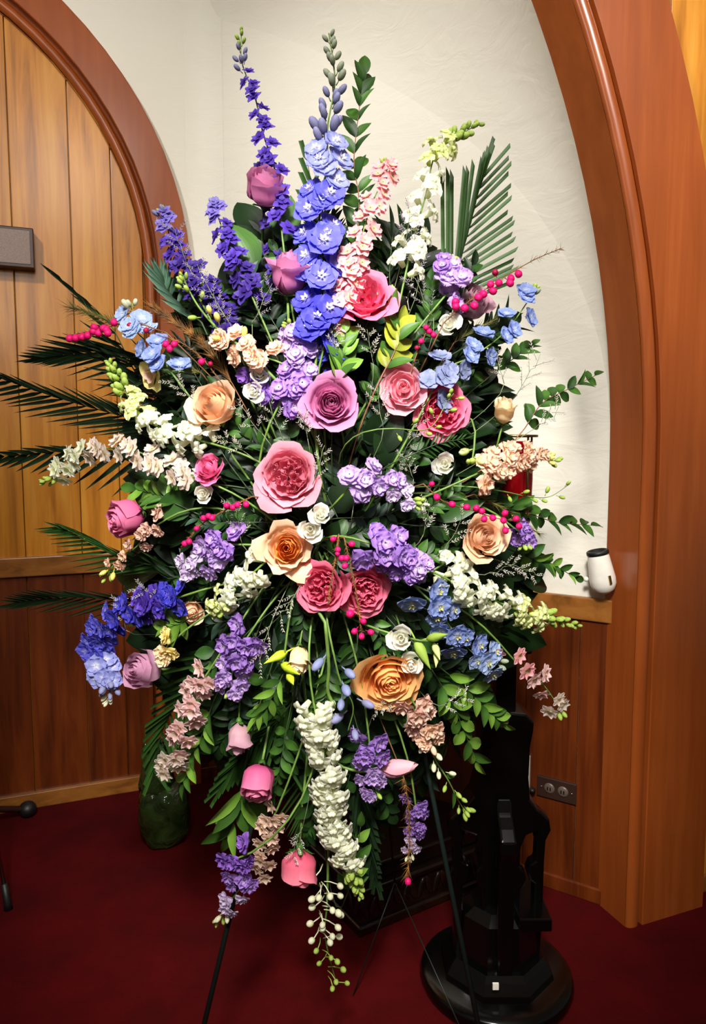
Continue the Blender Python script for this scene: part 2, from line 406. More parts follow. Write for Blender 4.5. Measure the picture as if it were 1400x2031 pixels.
# plaster wall in the alcove with its wainscot
q = MB(); q.box(RC - .1, .24, -.12, 0, 0, 4, TR); wr = struct('wall_right', q, M['plaster'])
x = RC + .01; k = 0
while x < .2:
    w_ = [.15, .17, .13, .16][k % 4]; k += 1
    q = MB(); q.box(x + .001, x + w_ - .001, .001, .010 + R.uniform(0, .002), .04, .915, TR); bevel(q.obj('plank', M['wains'], wr, smooth=False), .002); x += w_
q = MB(); q.box(RC + .01, .24, .001, .022, .906, .978, TR); bevel(struct('trim_5', q, M['wrail']), .004)
q = MB(); q.box(RC + .01, .24, .001, .018, 0, .05, TR); bevel(struct('baseboard_right', q, M['wains']), .004)

# rounded inner corner of the plaster
q = MB(); cr = .17; tl = cr * math.tan(math.radians(54.6) / 2); cp0 = TL(Vector((CORNER, 0, 0))); a_ = cp0 - UL * tl; b_2 = cp0 + UR * tl; cc = a_ + NL * cr
qa = math.atan2((a_ - cc).y, (a_ - cc).x); qb = math.atan2((b_2 - cc).y, (b_2 - cc).x); rows = []
for i in range(9):
    an = qa + (qb - qa) * i / 8; p = cc + Vector((math.cos(an), math.sin(an), 0)) * (cr - .0006); rows.append([Vector((p.x, p.y, 1.0)), Vector((p.x, p.y, 4.0))])
q.add([v for r_ in rows for v in r_], [(2 * i, 2 * i + 2, 2 * i + 3, 2 * i + 1) for i in range(8)]); struct('wall_corner', q, M['plaster'], True)

# the big arched pier on the right
PC = (-2.59, 1.4)
pf = lambda r_: arc(PC[0], PC[1], r_, n=30, a1=PI * .42)


def hit(s_):                # distance from the pier plane back to the plaster wall
    p = TP(Vector((s_, 0, 0))); return ((p - R0).dot(NR)) / (NL.dot(NR))


RI, RO = 2.6, 2.9
DB = .135
rv = lambda r_, o: [TP(Vector((s_, o, z_))) for s_, z_ in pf(r_)]
def strip(q, rows):
    n = len(rows[0]); q.add([v for r_ in rows for v in r_], [(j * n + i, j * n + i + 1, (j + 1) * n + i + 1, (j + 1) * n + i) for j in range(len(rows) - 1) for i in range(n - 1)])
q = MB()
strip(q, [rv(RI, -DB - .01), rv(RI, -.014)])
bd = [(RI + .024 - .023 * math.cos(a * PI / 10), -.014 + .014 * math.sin(a * PI / 10)) for a in range(11)]
strip(q, [rv(a, b2) for a, b2 in bd]); strip(q, [rv(RI + .047, -.014), rv(RI + .050, -.020), rv(RI + .054, -.020)])
strip(q, [rv(RI + .054, -.020), rv(RI + .054, -.002)]); strip(q, [rv(RI + .054, -.002), rv(RI + .057, 0)]); strip(q, [rv(RI + .057, 0), rv(RO - .1, 0), rv(RO - .004, 0)])
strip(q, [rv(RO - .004, 0), rv(RO, -.004)]); strip(q, [rv(RO, -.004), rv(RO, -.14)])
struct('trim_6', q, M['casing'], True)
# plaster splay running from the back edge of the pier to the alcove wall
def wallpt(p, k):
    s0 = (p - R0).dot(UR); d0 = max(0.0, (p - R0).dot(NR)); return R0 + UR * (s0 - k * d0 - .002) + NR * -.004 + Vector((0, 0, p.z))
back = rv(RI + .002, -DB); q = MB(); wal = [wallpt(p, 2.6) for p in back]; mid_ = [wallpt(p, .35) for p in back]
strip(q, [back] + [[a * (1 - f_) ** 2 + c_ * 2 * f_ * (1 - f_) + b2 * f_ * f_ for a, b2, c_ in zip(back, wal, mid_)] for f_ in [x / 12 for x in range(1, 13)]])
struct('wall_splay', q, M['plaster'], True)
q = MB(); q.box(.1, 2.6, -.2, -.08, 0, 4, TP); wo = struct('wall_side', q, M['oak'])
x = .1
while x < 2.5:
    q = MB(); q.box(x + .001, x + .219, -.08, -.06, .05, 3.9, TP); bevel(q.obj('plank', M['oak'], wo, smooth=False), .002); x += .22
q = MB(); q.box(.28, 2.5, -.08, -.05, 0, .06, TP); bevel(struct('baseboard_side', q, M['wrail']), .004)


# ---------------------------------------------------------------- things standing about the room
t = thing('wall_panel', TL(Vector((.05, 0, 2.16))), 'grey cloth-faced box with a dark brown frame on the oak plank wall', 'panel')
def rel(fn, o): return lambda v: fn(v) - o.location
T_ = rel(TL, t)
q = MB(); q.box(-.36, .206, -.005, .055, 2.097, 2.243, T_); bevel(q.obj('frame', M['dbrown'], t, smooth=False), .004)
q = MB(); q.box(-.345, .193, .05, .058, 2.110, 2.231, T_); bevel(q.obj('cloth_face', M['greycloth'], t, smooth=False), .002)

t = thing('power_outlet', TR(Vector((.03, .012, .34))), 'dark brown double socket plate low on the wood panelling', 'outlet'); T_ = rel(TR, t)
q = MB(); q.box(-.034, .094, .008, .018, .305, .374, T_); bevel(q.obj('plate', M['brownplate'], t, smooth=False), .003)
for sx in (.008, .052):
    q = MB(); q.lathe([(0, .004), (.013, .004), (.0165, .002), (.0175, 0)], 20)
    Q = Matrix(((UR.x, 0, NR.x, 0), (UR.y, 0, NR.y, 0), (0, 1, 0, 0), (0, 0, 0, 1))); Q.translation = T_(Vector((sx, .018, .34)))
    mm = flat('socket_grey', (88, 74, 66), .4) if sx < .01 else mm
    so = q.obj('socket', mm, t, Q)
    q = MB(); q.box(-.006, -.003, -.005, .005, .003, .006); q.box(.003, .006, -.005, .005, .003, .006); q.obj('slot', M['black'], so, smooth=False)
for sx in (-.018, .080):
    q = MB(); q.blob(T_(Vector((sx, .018, .34))), .003, .003, .003); q.obj('screw', M['chrome'], t)
t = thing('wall_plate', TR(Vector((-.08, .012, .4))), 'tall narrow white plate on the wood panelling just behind the black stand', 'plate'); T_ = rel(TR, t)
q = MB(); q.box(-.098, -.0585, .008, .024, .305, .432, T_); bevel(q.obj('cover', M['enamel'], t, smooth=False), .004)
t = thing('power_plug', TR(Vector((-.03, .03, .325))), 'small black plug with a curl of cord beside the brown socket plate', 'plug'); T_ = rel(TR, t)
q = MB(); q.blob(T_(Vector((-.045, .03, .325))), .012, .014, .009); q.obj('plug_body', M['blackmat'], t)
q = MB(); q.tube([T_(Vector((-.045 - .05 * i / 8, .03, .325 - .03 * math.sin(i / 8 * PI)))) for i in range(9)], .003); q.obj('cord', M['blackmat'], t)

# cup-shaped wall fixture
c = TR(Vector((.160, .055, 1.062)))
t = thing('wall_fixture', c, 'small cream cup-shaped fixture with a black rim on the white plaster wall', 'fixture')
tilt = Matrix.Rotation(math.radians(-12), 4, Vector((0, 1, 0))) @ Matrix.Scale(.88, 4)
q = MB(); q.lathe([(0, -.068), (.018, -.066), (.034, -.055), (.043, -.035), (.044, -.015), (.036, .06), (.034, .07)], 28); q.obj('body', M['enamel'], t, tilt)
q = MB(); q.lathe([(.034, .068), (.037, .070), (.037, .080), (.034, .083), (.030, .083), (.028, .06), (0, .055)], 28); q.obj('rim', M['blackmat'], t, tilt)
q = MB(); q.tube([Vector((0, 0, -.01)), NR * -.056 + Vector((0, 0, -.01))], .014, n=12); q.obj('bracket', M['enamel'], t)
q = MB(); q.blob(UR * -.045 + Vector((0, 0, -.02)), .008, .008, .008); q.obj('knob', M['enamel'], t)
q = MB(); q.box(-.004, .004, -.048, -.044, -.03, .0); q.obj('mark', M['brass'], t, tilt @ Matrix.Rotation(.25, 4, 'Z'), smooth=False)

# stand legs at the left edge
f1 = ground(62, 1612)
t = thing('tripod_stand', (f1.x - .33, f1.y - .36, 0), 'dark brown stand with a round black rubber foot by the oak skirting', 'stand'); B = Vector(t.location)
hub = Vector((0, 0, .20))
for i, e in enumerate([Vector((.33, .33, .03)), Vector((-.34, .0, .03)), Vector((.02, -.36, .03))]):
    q = MB(); q.tube([hub, e], .013, .013, 8); lg = q.obj('leg', M['dbrown'], t)
    q = MB(); q.blob(e + Vector((0, 0, 0.001)), .034, .034, .031, 12, 8); q.obj('rubber_foot', M['blackmat'], lg)
    q = MB(); q.tube([Vector((0, 0, .34)), hub.lerp(e, .62) + Vector((0, 0, .012))], .004, n=6); q.obj('strut', M['chrome'], lg)
q = MB(); q.tube([Vector((0, 0, .1)), Vector((0, 0, 1.1))], .012, n=10); q.obj('pole', M['dbrown'], t)
q = MB(); q.tube([Vector((0, 0, .17)), Vector((0, 0, .24))], .022, n=12); q.obj('hub', M['blackmat'], t)
f2 = ground(17, 1803)
t = thing('chrome_stand', (f2.x - .12, f2.y, 0), 'slim chrome stand leg with a black rubber tip at the left edge', 'stand'); B = Vector(t.location)
for e in [Vector((.12, 0, 0)), Vector((-.13, .12, 0)), Vector((-.13, -.12, 0))]:
    top = e * .25 + Vector((0, 0, .7)); d = (top - e).normalized()
    q = MB(); q.tube([e + d * .06, top], .007, n=10); lg = q.obj('leg', M['chrome'], t)
    q = MB(); q.tube([e, e + d * .02, e + d * .085], .014, .010, 10); q.obj('rubber_tip', M['blackmat'], lg)
q = MB(); q.tube([Vector((0, 0, .66)), Vector((0, 0, .72))], .04, n=14); q.obj('hub', M['chrome'], t)

# green wrapped vase
c = ground(327, 1668)
t = thing('wrapped_vase', c, 'glossy dark green crumpled wrapped vase on the carpet by the panelling', 'vase')
def crumple(prof, nm, off, amp, seed):
    r9 = random.Random(seed); q = MB(); n = 30; ph = [r9.uniform(0, 6) for _ in range(8)]
    vs = []; Lp = len(prof)
    for i, (r_, z_) in enumerate(prof):
        for k in range(n):
            a = 2 * PI * k / n
            rr = r_ * (1 + amp * (math.sin(3 * a + ph[0] + z_ * 9) + .7 * math.sin(7 * a + ph[1] - z_ * 30) + .5 * math.sin(11 * a + ph[2] + z_ * 50)))
            vs.append(Vector((rr * math.cos(a), rr * math.sin(a), z_)) + off)
    q.add(vs, [(i * n + k, i * n + (k + 1) % n, (i + 1) * n + (k + 1) % n, (i + 1) * n + k) for i in range(Lp - 1) for k in range(n)] + [tuple(range(n))[::-1]])
    q.obj(nm, M['wrap'], t)
crumple([(.055, 0), (.07, .01), (.085, .05), (.09, .10), (.088, .16), (.078, .20), (.06, .215), (.0, .22)], 'wrapped_base', Vector((0, 0, 0)), .05, 3)
crumple([(.06, .19), (.062, .22), (.055, .27), (.05, .31), (.055, .345), (.0, .33)], 'neck', Vector((-.025, 0, 0)), .06, 5)
q = MB()
for i in range(7):
    a = i * .9; q.blob((-.03 + .03 * math.cos(a), .03 * math.sin(a), .35 + .01 * (i % 3)), .012, .012, .02, 8, 5)
q.obj('folded_top', M['wrap'], t)

# carved low plinth
pc = ground(712, 1862); d1 = (ground(950, 1762) - pc).normalized(); d2 = Vector((-d1.y, d1.x, 0))
t = thing('carved_plinth', pc, 'low black-brown wooden plinth with a carved border behind the easel', 'plinth')
def TC(v): return d1 * v.x + d2 * v.y + Vector((0, 0, v.z))
q = MB(); q.box(0, .62, 0, .40, 0, .03, TC); bevel(q.obj('base', M['chest'], t, smooth=False), .006)
q = MB(); q.box(.012, .608, .012, .388, .03, .12, TC); bevel(q.obj('frieze', M['chest'], t, smooth=False), .004)
q = MB(); q.box(0, .62, 0, .40, .12, .14, TC); bevel(q.obj('moulding', M['chest'], t, smooth=False), .006)
q = MB(); q.box(.03, .59, .03, .37, .14, .19, TC); bevel(q.obj('body', M['chest'], t, smooth=False), .006)
lm = MB(); lm.blob((0, 0, 0), .012, .006, .034, 8, 6); lm = lm.mesh('carved_leaf', M['chest'])
rot = Matrix.Rotation(math.atan2(d1.y, d1.x), 4, 'Z')
for i in range(20):
    mw = rot @ Matrix.Rotation(.35 if i % 2 else -.35, 4, 'Y'); mw.translation = TC(Vector((.025 + i * .030, .010, .075))); mk('carved_leaf', lm, None, t, mw)
rot2 = Matrix.Rotation(math.atan2(d2.y, d2.x), 4, 'Z')
for i in range(12):
    mw = rot2 @ Matrix.Rotation(.35 if i % 2 else -.35, 4, 'Y'); mw.translation = TC(Vector((.010, .03 + i * .031, .075))); mk('carved_leaf', lm, None, t, mw)

# black pedestal stand and red lamp
DS = 1.86; sc_ = DS / F / math.cos(PITCH)
sb = at(982, 1960, DS); sb = Vector((sb.x, DS, 0))
t = thing('pedestal_stand', sb, 'tall black lacquered openwork stand with side arms behind the flowers', 'stand')
def zz(py): return at(990, py, DS).z
def xx(px, py): return at(px, py, DS).x - sb.x
q = MB(); q.lathe([(0, 0), (.20, 0), (.205, .02), (.20, .035), (.18, .045), (0, .045)], 40); bevel(q.obj('foot_plate', M['black'], t), .003)
q = MB(); q.lathe([(0, .04), (.155, .04), (.15, .06), (.135, .085), (.125, .10), (0, .10)], 8); q.obj('plinth_block', M['black'], t, Matrix.Rotation(PI / 8, 4, 'Z'), smooth=False)
q = MB(); q.lathe([(0, .1), (.11, .1), (.105, .15), (.10, .21), (.07, .23), (0, .23)], 8); q.obj('column_base', M['black'], t, Matrix.Rotation(PI / 8, 4, 'Z'), smooth=False)
cp = [(948, 1418), (955, 1404), (990, 1399), (1036, 1404), (1052, 1420), (1050, 1440), (1044, 1470), (1041, 1530), (1044, 1570), (1060, 1592), (1062, 1630), (1036, 1640), (1026, 1665), (1024, 1700), (1034, 1712), (1036, 1728), (1026, 1744), (1022, 1800), (1016, 1900), (1016, 1950), (950, 1950), (950, 1900), (950, 1800), (948, 1744), (938, 1728), (938, 1712), (948, 1700), (950, 1665), (938, 1640), (908, 1630), (915, 1592), (935, 1565), (945, 1530), (948, 1470)]
q = MB(); q.extrude([(xx(a, b2), zz(b2)) for a, b2 in cp], -.045, .045); bevel(q.obj('column', M['black'], t, smooth=False), .006)
q = MB(); q.box(xx(981, 1300), xx(1022, 1300), -.022, .022, zz(1405), zz(1245)); bevel(q.obj('shaft', M['black'], t, smooth=False), .004)
q = MB(); q.lathe([(.022, zz(1260)), (.028, zz(1245)), (.018, zz(1225)), (.018, zz(1060)), (.05, zz(1040)), (.06, zz(1025)), (0, zz(1022))], 20, (xx(1005, 1200), 0, 0)); q.obj('cup_holder', M['black'], t)
def arm(sgn, axis):
    cpts = [(1040, 1560), (1050, 1588), (1075, 1603), (1092, 1618), (1096, 1640), (1086, 1660), (1084, 1700), (1083, 1800), (1080, 1880), (1066, 1880), (1062, 1800), (1064, 1745), (1054, 1738), (1048, 1722), (1054, 1706), (1065, 1700), (1066, 1665), (1060, 1642), (1048, 1636), (1030, 1640)]
    poly = [((a - 990) / F * DS * sgn, zz(b2)) for a, b2 in cpts]
    q = MB(); q.extrude(poly if sgn > 0 else poly[::-1], -.02, .02)
    if axis: q.v = [(v[1], v[0], v[2]) for v in q.v]; q.f = [f[::-1] for f in q.f]
    bevel(q.obj('side_arm', M['black'], t, smooth=False), .006)
for s_ in (1, -1):
    for a_ in (0, 1): arm(s_, a_)
q = MB(); q.box(xx(975, 1650), xx(994, 1650), -.052, -.044, zz(1702), zz(1598)); bevel(tag(q.obj('front_rib', M['black'], t, smooth=False)), .004)
q = MB(); q.box(xx(1012, 1880), .125, -.09, .09, .2, .235); bevel(q.obj('ledge', M['black'], t, smooth=False), .004)
q = MB(); q.box(-.037, -.022, -.149, -.143, .088, .104); tag(q.obj('name_plate', M['enamel'], t, smooth=False), 'small silver tag')

lt = Vector((xx(1018, 960) + sb.x, DS, zz(1022)))
t = thing('sanctuary_lamp', lt, 'red glass lamp in a brass frame half hidden by peach stock flowers', 'lamp')
h_ = (zz(868) - zz(1015))
q = MB(); q.lathe([(0, .004), (.040, .004), (.046, .02), (.048, h_ * .5), (.046, h_), (.043, h_), (.043, .02), (0, .015)], 28); q.obj('glass', M['redglass'], t)
for i in range(4):
    a = PI / 4 + i * PI / 2 - .35; q = MB(); q.tube([Vector((.055 * math.cos(a), .055 * math.sin(a), 0)), Vector((.055 * math.cos(a), .055 * math.sin(a), h_ + .01))], .0028, n=8); q.obj('rod', M['brass'], t)
for z_, nm in ((0, 'lower_ring'), (h_ + .01, 'upper_ring')):
    q = MB(); q.lathe([(.046, z_), (.059, z_), (.059, z_ + .006), (.046, z_ + .006), (.046, z_)], 28); q.obj(nm, M['brass'], t)

# ---------------------------------------------------------------- easel
FOAM = at(650, 1090, 1.66)
t = thing('easel', ground(700, 2100), 'thin dark green metal wire easel holding the big bouquet', 'easel'); B = Vector(t.location)
apL = at(676, 900, 1.74); apR = at(722, 900, 1.74)
fl = ground(350, 2260); fr = ground(994, 2262)
for a_, b2 in ((fl, apL), (fr, apR)):
    q = MB(); q.tube([a_ - B, b2 - B], .0055, .0055, 8); q.obj('front_leg', M['easel'], t)
q = MB(); q.tube([apL + (apL - fl) * -.05 - B, apR + (apR - fr) * -.05 - B], .006, n=8); q.obj('top_bar', M['easel'], t)
k1 = apL.lerp(fl, .33) - B; k2 = apR.lerp(fr, .33) - B
q = MB(); q.tube([k1, k2], .005, n=8); q.obj('cross_bar', M['easel'], t)
br = at(783, 1750, 1.90) - B; top_ = (apL + apR) / 2 - B
q = MB(); q.tube([top_, br], .003, n=6); q.obj('rear_rod', M['easel'], t)
for g in (ground(700, 1975), ground(955, 2132)):
    q = MB(); q.tube([br, g - B], .0016, n=6); q.obj('rear_leg', M['easel'], t)

t = thing('foam_cage', FOAM, 'green block of wet floral foam deep inside the bouquet', 'foam')
q = MB(); q.box(-.085, .085, -.03, .05, -.15, .15); bevel(q.obj('foam_block', M['foam'], t, smooth=False), .01)
q = MB()
for z_ in (-.12, -.04, .04, .12): q.tube([Vector((-.09, .055, z_)), Vector((-.09, -.035, z_)), Vector((.09, -.035, z_)), Vector((.09, .055, z_))], .002, n=4)
q.obj('wire_cage', M['easel'], t)

# ---------------------------------------------------------------- flower building kit
def Dp(px, py): return min(1.74, 1.43 + .20 * ((px - 650) / 480) ** 2 + .15 * ((py - 1080) / 850) ** 2)


def W(px, py, dz=0): return at(px, py, Dp(px, py) + dz)


def frame(z, up=None, roll=0.0):
    z = Vector(z).normalized(); up = Vector(up) if up is not None else Vector((0, 0, 1))
    x = up.cross(z)
    if x.length < 1e-3: x = Vector((1, 0, 0)).cross(z)
    x.normalize(); y = z.cross(x)
    m = Matrix((x, y, z)).transposed().to_4x4()
    return m @ Matrix.Rotation(roll, 4, 'Z') if roll else m


def bez(p0, p1, p2, n=10): return [p0 * (1 - t) ** 2 + p1 * 2 * t * (1 - t) + p2 * t * t for t in [i / n for i in range(n + 1)]]


def catmull(P, n):
    P = [P[0] * 2 - P[1]] + P + [P[-1] * 2 - P[-2]]; out = []
    seg = len(P) - 3
    for i in range(n + 1):
        s_ = min(seg - 1e-6, seg * i / n); k = int(s_); t = s_ - k; a, b, c, d = P[k:k + 4]
        out.append(.5 * ((2 * b) + (c - a) * t + (2 * a - 5 * b + 4 * c - d) * t * t + (3 * b - a - 3 * c + d) * t ** 3))
    return out


def foam_pt(rnd=R): return FOAM + Vector((rnd.uniform(-.07, .07), rnd.uniform(-.01, .03), rnd.uniform(-.12, .12)))


CACHE = {}


def cached(key, fn):
    if key not in CACHE: CACHE[key] = fn()
    return CACHE[key]


def cup_petal(q, phi, Rm, H, half, curl, close, ruf, pt, z0=0, off=(0, 0), rs=0, nu=8, nv=7, q1=1.5, edge=.14, fr=9):
    def f(u, v):
        vv = v * (1 - edge * abs(u) ** 2.4)
        th = phi + u * half * (.35 + .65 * math.sin(min(1, v * 1.25) * PI / 2))
        rad = Rm * math.sin(min(1, v * q1) * PI / 2) ** .8 * (1 - close * vv ** 3)
        c_ = max(0, vv - .62) / .38
        rad += curl * Rm * c_ ** 2 * (1 - .25 * u * u) + .035 * u * (.3 + Rm) + ruf * vv * vv * math.sin(u * fr + rs)
        z = H * vv - curl * .35 * c_ ** 3 * Rm + ruf * .6 * vv * math.cos(u * fr * 1.2 + rs) + pt * max(0, 1 - abs(u) * 1.6) ** 2 * c_
        return (off[0] + rad * math.cos(th), off[1] + rad * math.sin(th), z0 + z)
    q.grid(nu, nv, f)


def bloom(kind, var=0):
    """list of (mesh, role) for one bloom of outer radius 1 facing +Z"""
    def make():
        r = random.Random(hash(('b', kind, var).__repr__().__len__() * 7 + sum(map(ord, kind)) + var * 101)); out = []

        def P(k, **a):
            a['Rm'] *= r.uniform(.93, 1.07); a['H'] *= r.uniform(.95, 1.05)
            q = MB(); cup_petal(q, rs=r.uniform(0, 6), **a); out.append((q.mesh(kind + '_petal', M['white']), k))
        if kind == 'rose':
            n = 22
            for i in range(n):
                k = i / (n - 1)
                P(k, phi=i * 2.4 + r.uniform(-.2, .2), Rm=.10 + .72 * k ** 1.15, H=.98 - .22 * k ** 2, half=math.radians(105 - 48 * k), curl=.05 + .42 * max(0, k - .45) / .55, close=.38 * (1 - k) ** 1.5,
                  ruf=.015 + .02 * k, pt=.07 * k, z0=-.5)
        elif kind == 'starrose':
            n = 24
            for i in range(n):
                k = i / (n - 1)
                P(k, phi=i * 2.4 + r.uniform(-.25, .25), Rm=.10 + .66 * k ** 1.0, H=.9 - .38 * k ** 1.6, half=math.radians(100 - 58 * k), curl=.05 + .55 * max(0, k - .4) / .6, close=.3 * (1 - k) ** 1.5,
                  ruf=.02 + .03 * k, pt=.16 * k, z0=-.45, edge=.14 + .25 * k)
        elif kind == 'rosebud':
            n = 13
            for i in range(n):
                k = i / (n - 1)
                P(k, phi=i * 2.4 + r.uniform(-.2, .2), Rm=.14 + .50 * k ** .9, H=1.75 - .35 * k ** 2, half=math.radians(110 - 45 * k), curl=.04 + .62 * max(0, k - .6) / .4, close=.55 * (1 - k) ** .7,
                  ruf=.01 + .025 * k, pt=.16 * k, z0=-.8, q1=1.9)
        elif kind == 'halfrose':
            n = 16
            for i in range(n):
                k = i / (n - 1)
                P(k, phi=i * 2.4 + r.uniform(-.2, .2), Rm=.12 + .64 * k ** .9, H=1.3 - .25 * k ** 2, half=math.radians(108 - 45 * k), curl=.05 + .40 * max(0, k - .55) / .45, close=.45 * (1 - k) ** .8,
                  ruf=.01 + .02 * k, pt=.10 * k, z0=-.65, q1=1.8)
        elif kind == 'cuprose':
            n = 15
            for i in range(n):
                k = i / (n - 1)
                P(k, phi=i * 2.4 + r.uniform(-.2, .2), Rm=.14 + .60 * k ** .9, H=1.5 - .22 * k ** 2, half=math.radians(108 - 42 * k), curl=.03 + .15 * k, close=.5 * (1 - k) ** .8 + .04,
                  ruf=.015 + .02 * k, pt=.10 * k, z0=-.7, q1=2.1)
        elif kind == 'garden':
            for wx, wy, wr, zz_ in [(.24, .10, .34, .05), (-.20, .22, .32, .03), (-.12, -.25, .34, .06), (.26, -.26, .28, 0), (0.02, .42, .26, -.04), (.46, .0, .24, -.06), (-.45, -.02, .26, -.05)]:
                a0 = r.uniform(0, 6)
                for j in range(6):
                    P(.1 + .05 * j, phi=a0 + j * 1.25, Rm=wr * (.22 + .7 * j / 5), H=.66 - .05 * j, half=math.radians(70 - 4 * j), curl=.10, close=.1, ruf=.045, pt=0, z0=-.24 + zz_, off=(wx, wy), nu=7, nv=5, fr=6)
            for i in range(16):
                k = i / 15
                P(.5 + k / 2, phi=i * 2.4, Rm=.55 + .30 * k, H=.80 - .22 * k, half=math.radians(46), curl=.10 + .32 * k, close=.12 * (1 - k), ruf=.035, pt=.02, z0=-.38, fr=7)
        elif kind == 'ranunculus':
            for i in range(10):
                k = i / 9
                P(.2 * k, phi=i * 2.4, Rm=.06 + .28 * k, H=.84 - .06 * k, half=math.radians(80 - 20 * k), curl=.02, close=.40, ruf=.01, pt=0, z0=-.4, nu=6, nv=6, edge=.2)
            for i in range(13):
                k = i / 12
                P(.3 + .7 * k, phi=i * 2.4 + r.uniform(-.3, .3), Rm=.46 + .46 * k, H=.80 - .42 * k ** 1.5, half=math.radians(62 - 14 * k), curl=.10 + .12 * k, close=.22 * (1 - k), ruf=.035, pt=0, z0=-.4, nu=8, nv=7, edge=.26, q1=1.35)
        elif kind == 'closedbud':
            n = 7
            for i in range(n):
                k = i / (n - 1)
                P(k, phi=i * 2.4, Rm=.30 + .22 * k, H=1.9 - .1 * k, half=math.radians(95), curl=.02, close=.72 - .06 * k, ruf=.004, pt=.05, z0=-.95, q1=2.0)
        elif kind == 'lisianthus':
            n = 9
            for i in range(n):
                k = i / (n - 1)
                P(k, phi=i * 2.4 + r.uniform(-.25, .25), Rm=.16 + .66 * k, H=.95 - .38 * k, half=math.radians(100 - 42 * k), curl=.10 + .28 * k, close=.30 * (1 - k), ruf=.04, pt=0, z0=-.45, nu=7, nv=6, q1=1.45, edge=.22)
        elif kind == 'openfive':
            for i in range(10):
                k = i // 5; P(k, phi=i * 1.2566 + k * .6, Rm=.35 + .4 * k, H=.7 - .15 * k, half=math.radians(38), curl=.5, close=0, ruf=.03, pt=.06, z0=-.3, nu=6, nv=5)
        return out
    return cached(('bloom', kind, var), make)


def calyx_mesh():
    q = MB(); q.lathe([(0, -.16), (.07, -.14), (.12, -.05), (.13, .03), (.08, .08)], 10)
    def f(a):
        c, s_ = math.cos(a), math.sin(a)
        def g(u, v):
            w_ = .10 * math.sin(PI * (v * .85 + .15)); r_ = .08 + .42 * v; z = .02 + .25 * v * v - .30 * max(0, v - .5) ** 2 * 2
            return (r_ * c - u * w_ * s_, r_ * s_ + u * w_ * c, z)
        return g
    for i in range(5): q.grid(2, 5, f(i * 1.2566))
    return q.mesh('calyx', M['green'])


def stem_obj(t, p0, axis, end, r0=.0028, mat='stem', L=.07, n=10):
    o = t.location; a = Vector(axis).normalized(); mid = p0 - a * max(L, (p0 - end).length * .45)
    q = MB(); q.tube([p - o for p in bez(p0, mid, end, n)], r0, r0 * 1.1, 7); return q.obj('stem', M[mat], t)


def head(name, kind, px, py, dpx, axis, mat, label, cat='rose', core=None, group=None, dz=0, var=0, roll=0., asp=1., stem=True, stemmat='stem', stemend=None):
    p = W(px, py, dz); t = thing(name, p, label, cat, group); r_ = dpx / 2 * p.y / F
    A = Vector((axis[0], -axis[2], axis[1])).normalized(); mw = frame(A, None, roll + R.uniform(0, 6)) @ Matrix.Diagonal((r_, r_, r_ * asp, 1))
    for me, k in bloom(kind, var): mk('petal', me, M[core if (core and k < .55) else mat], t, mw)
    zb = {'rosebud': -.8, 'cuprose': -.7, 'halfrose': -.65, 'closedbud': -.95, 'ranunculus': -.4, 'garden': -.38}.get(kind, -.5)
    cm = cached('calyx', calyx_mesh); cs = r_ * 1.35 if kind not in ('lisianthus',) else r_ * 1.1
    mk('calyx', cm, None, t, Matrix.Translation(A * (r_ * asp * (zb + .03))) @ frame(A) @ Matrix.Scale(cs, 4))
    if stem: stem_obj(t, p + A * (r_ * asp * (zb - .1)), A, stemend or foam_pt(), mat=stemmat, r0=.003 if dpx > 80 else .002)
    return t


# --- florets (unit diameter, facing +Z, up = +Y)
def radial(q, phi, L, Wd, cup, ruf=0, rs=0, r0=.03, pw=.75, nu=4, nv=4, notch=0, z0=0, lift=0):
    c, s_ = math.cos(phi), math.sin(phi)
    def f(u, v):
        w_ = Wd * math.sin(PI * (.08 + .88 * v ** pw)); r_ = r0 + L * v * (1 - notch * (1 - abs(u)) * (v ** 6))
        z = z0 + cup * v * v + lift * v + ruf * v * math.sin(u * 4 + rs) + .10 * Wd * u * u
        return (r_ * c - u * w_ * s_, r_ * s_ + u * w_ * c, z)
    q.grid(nu, nv, f)


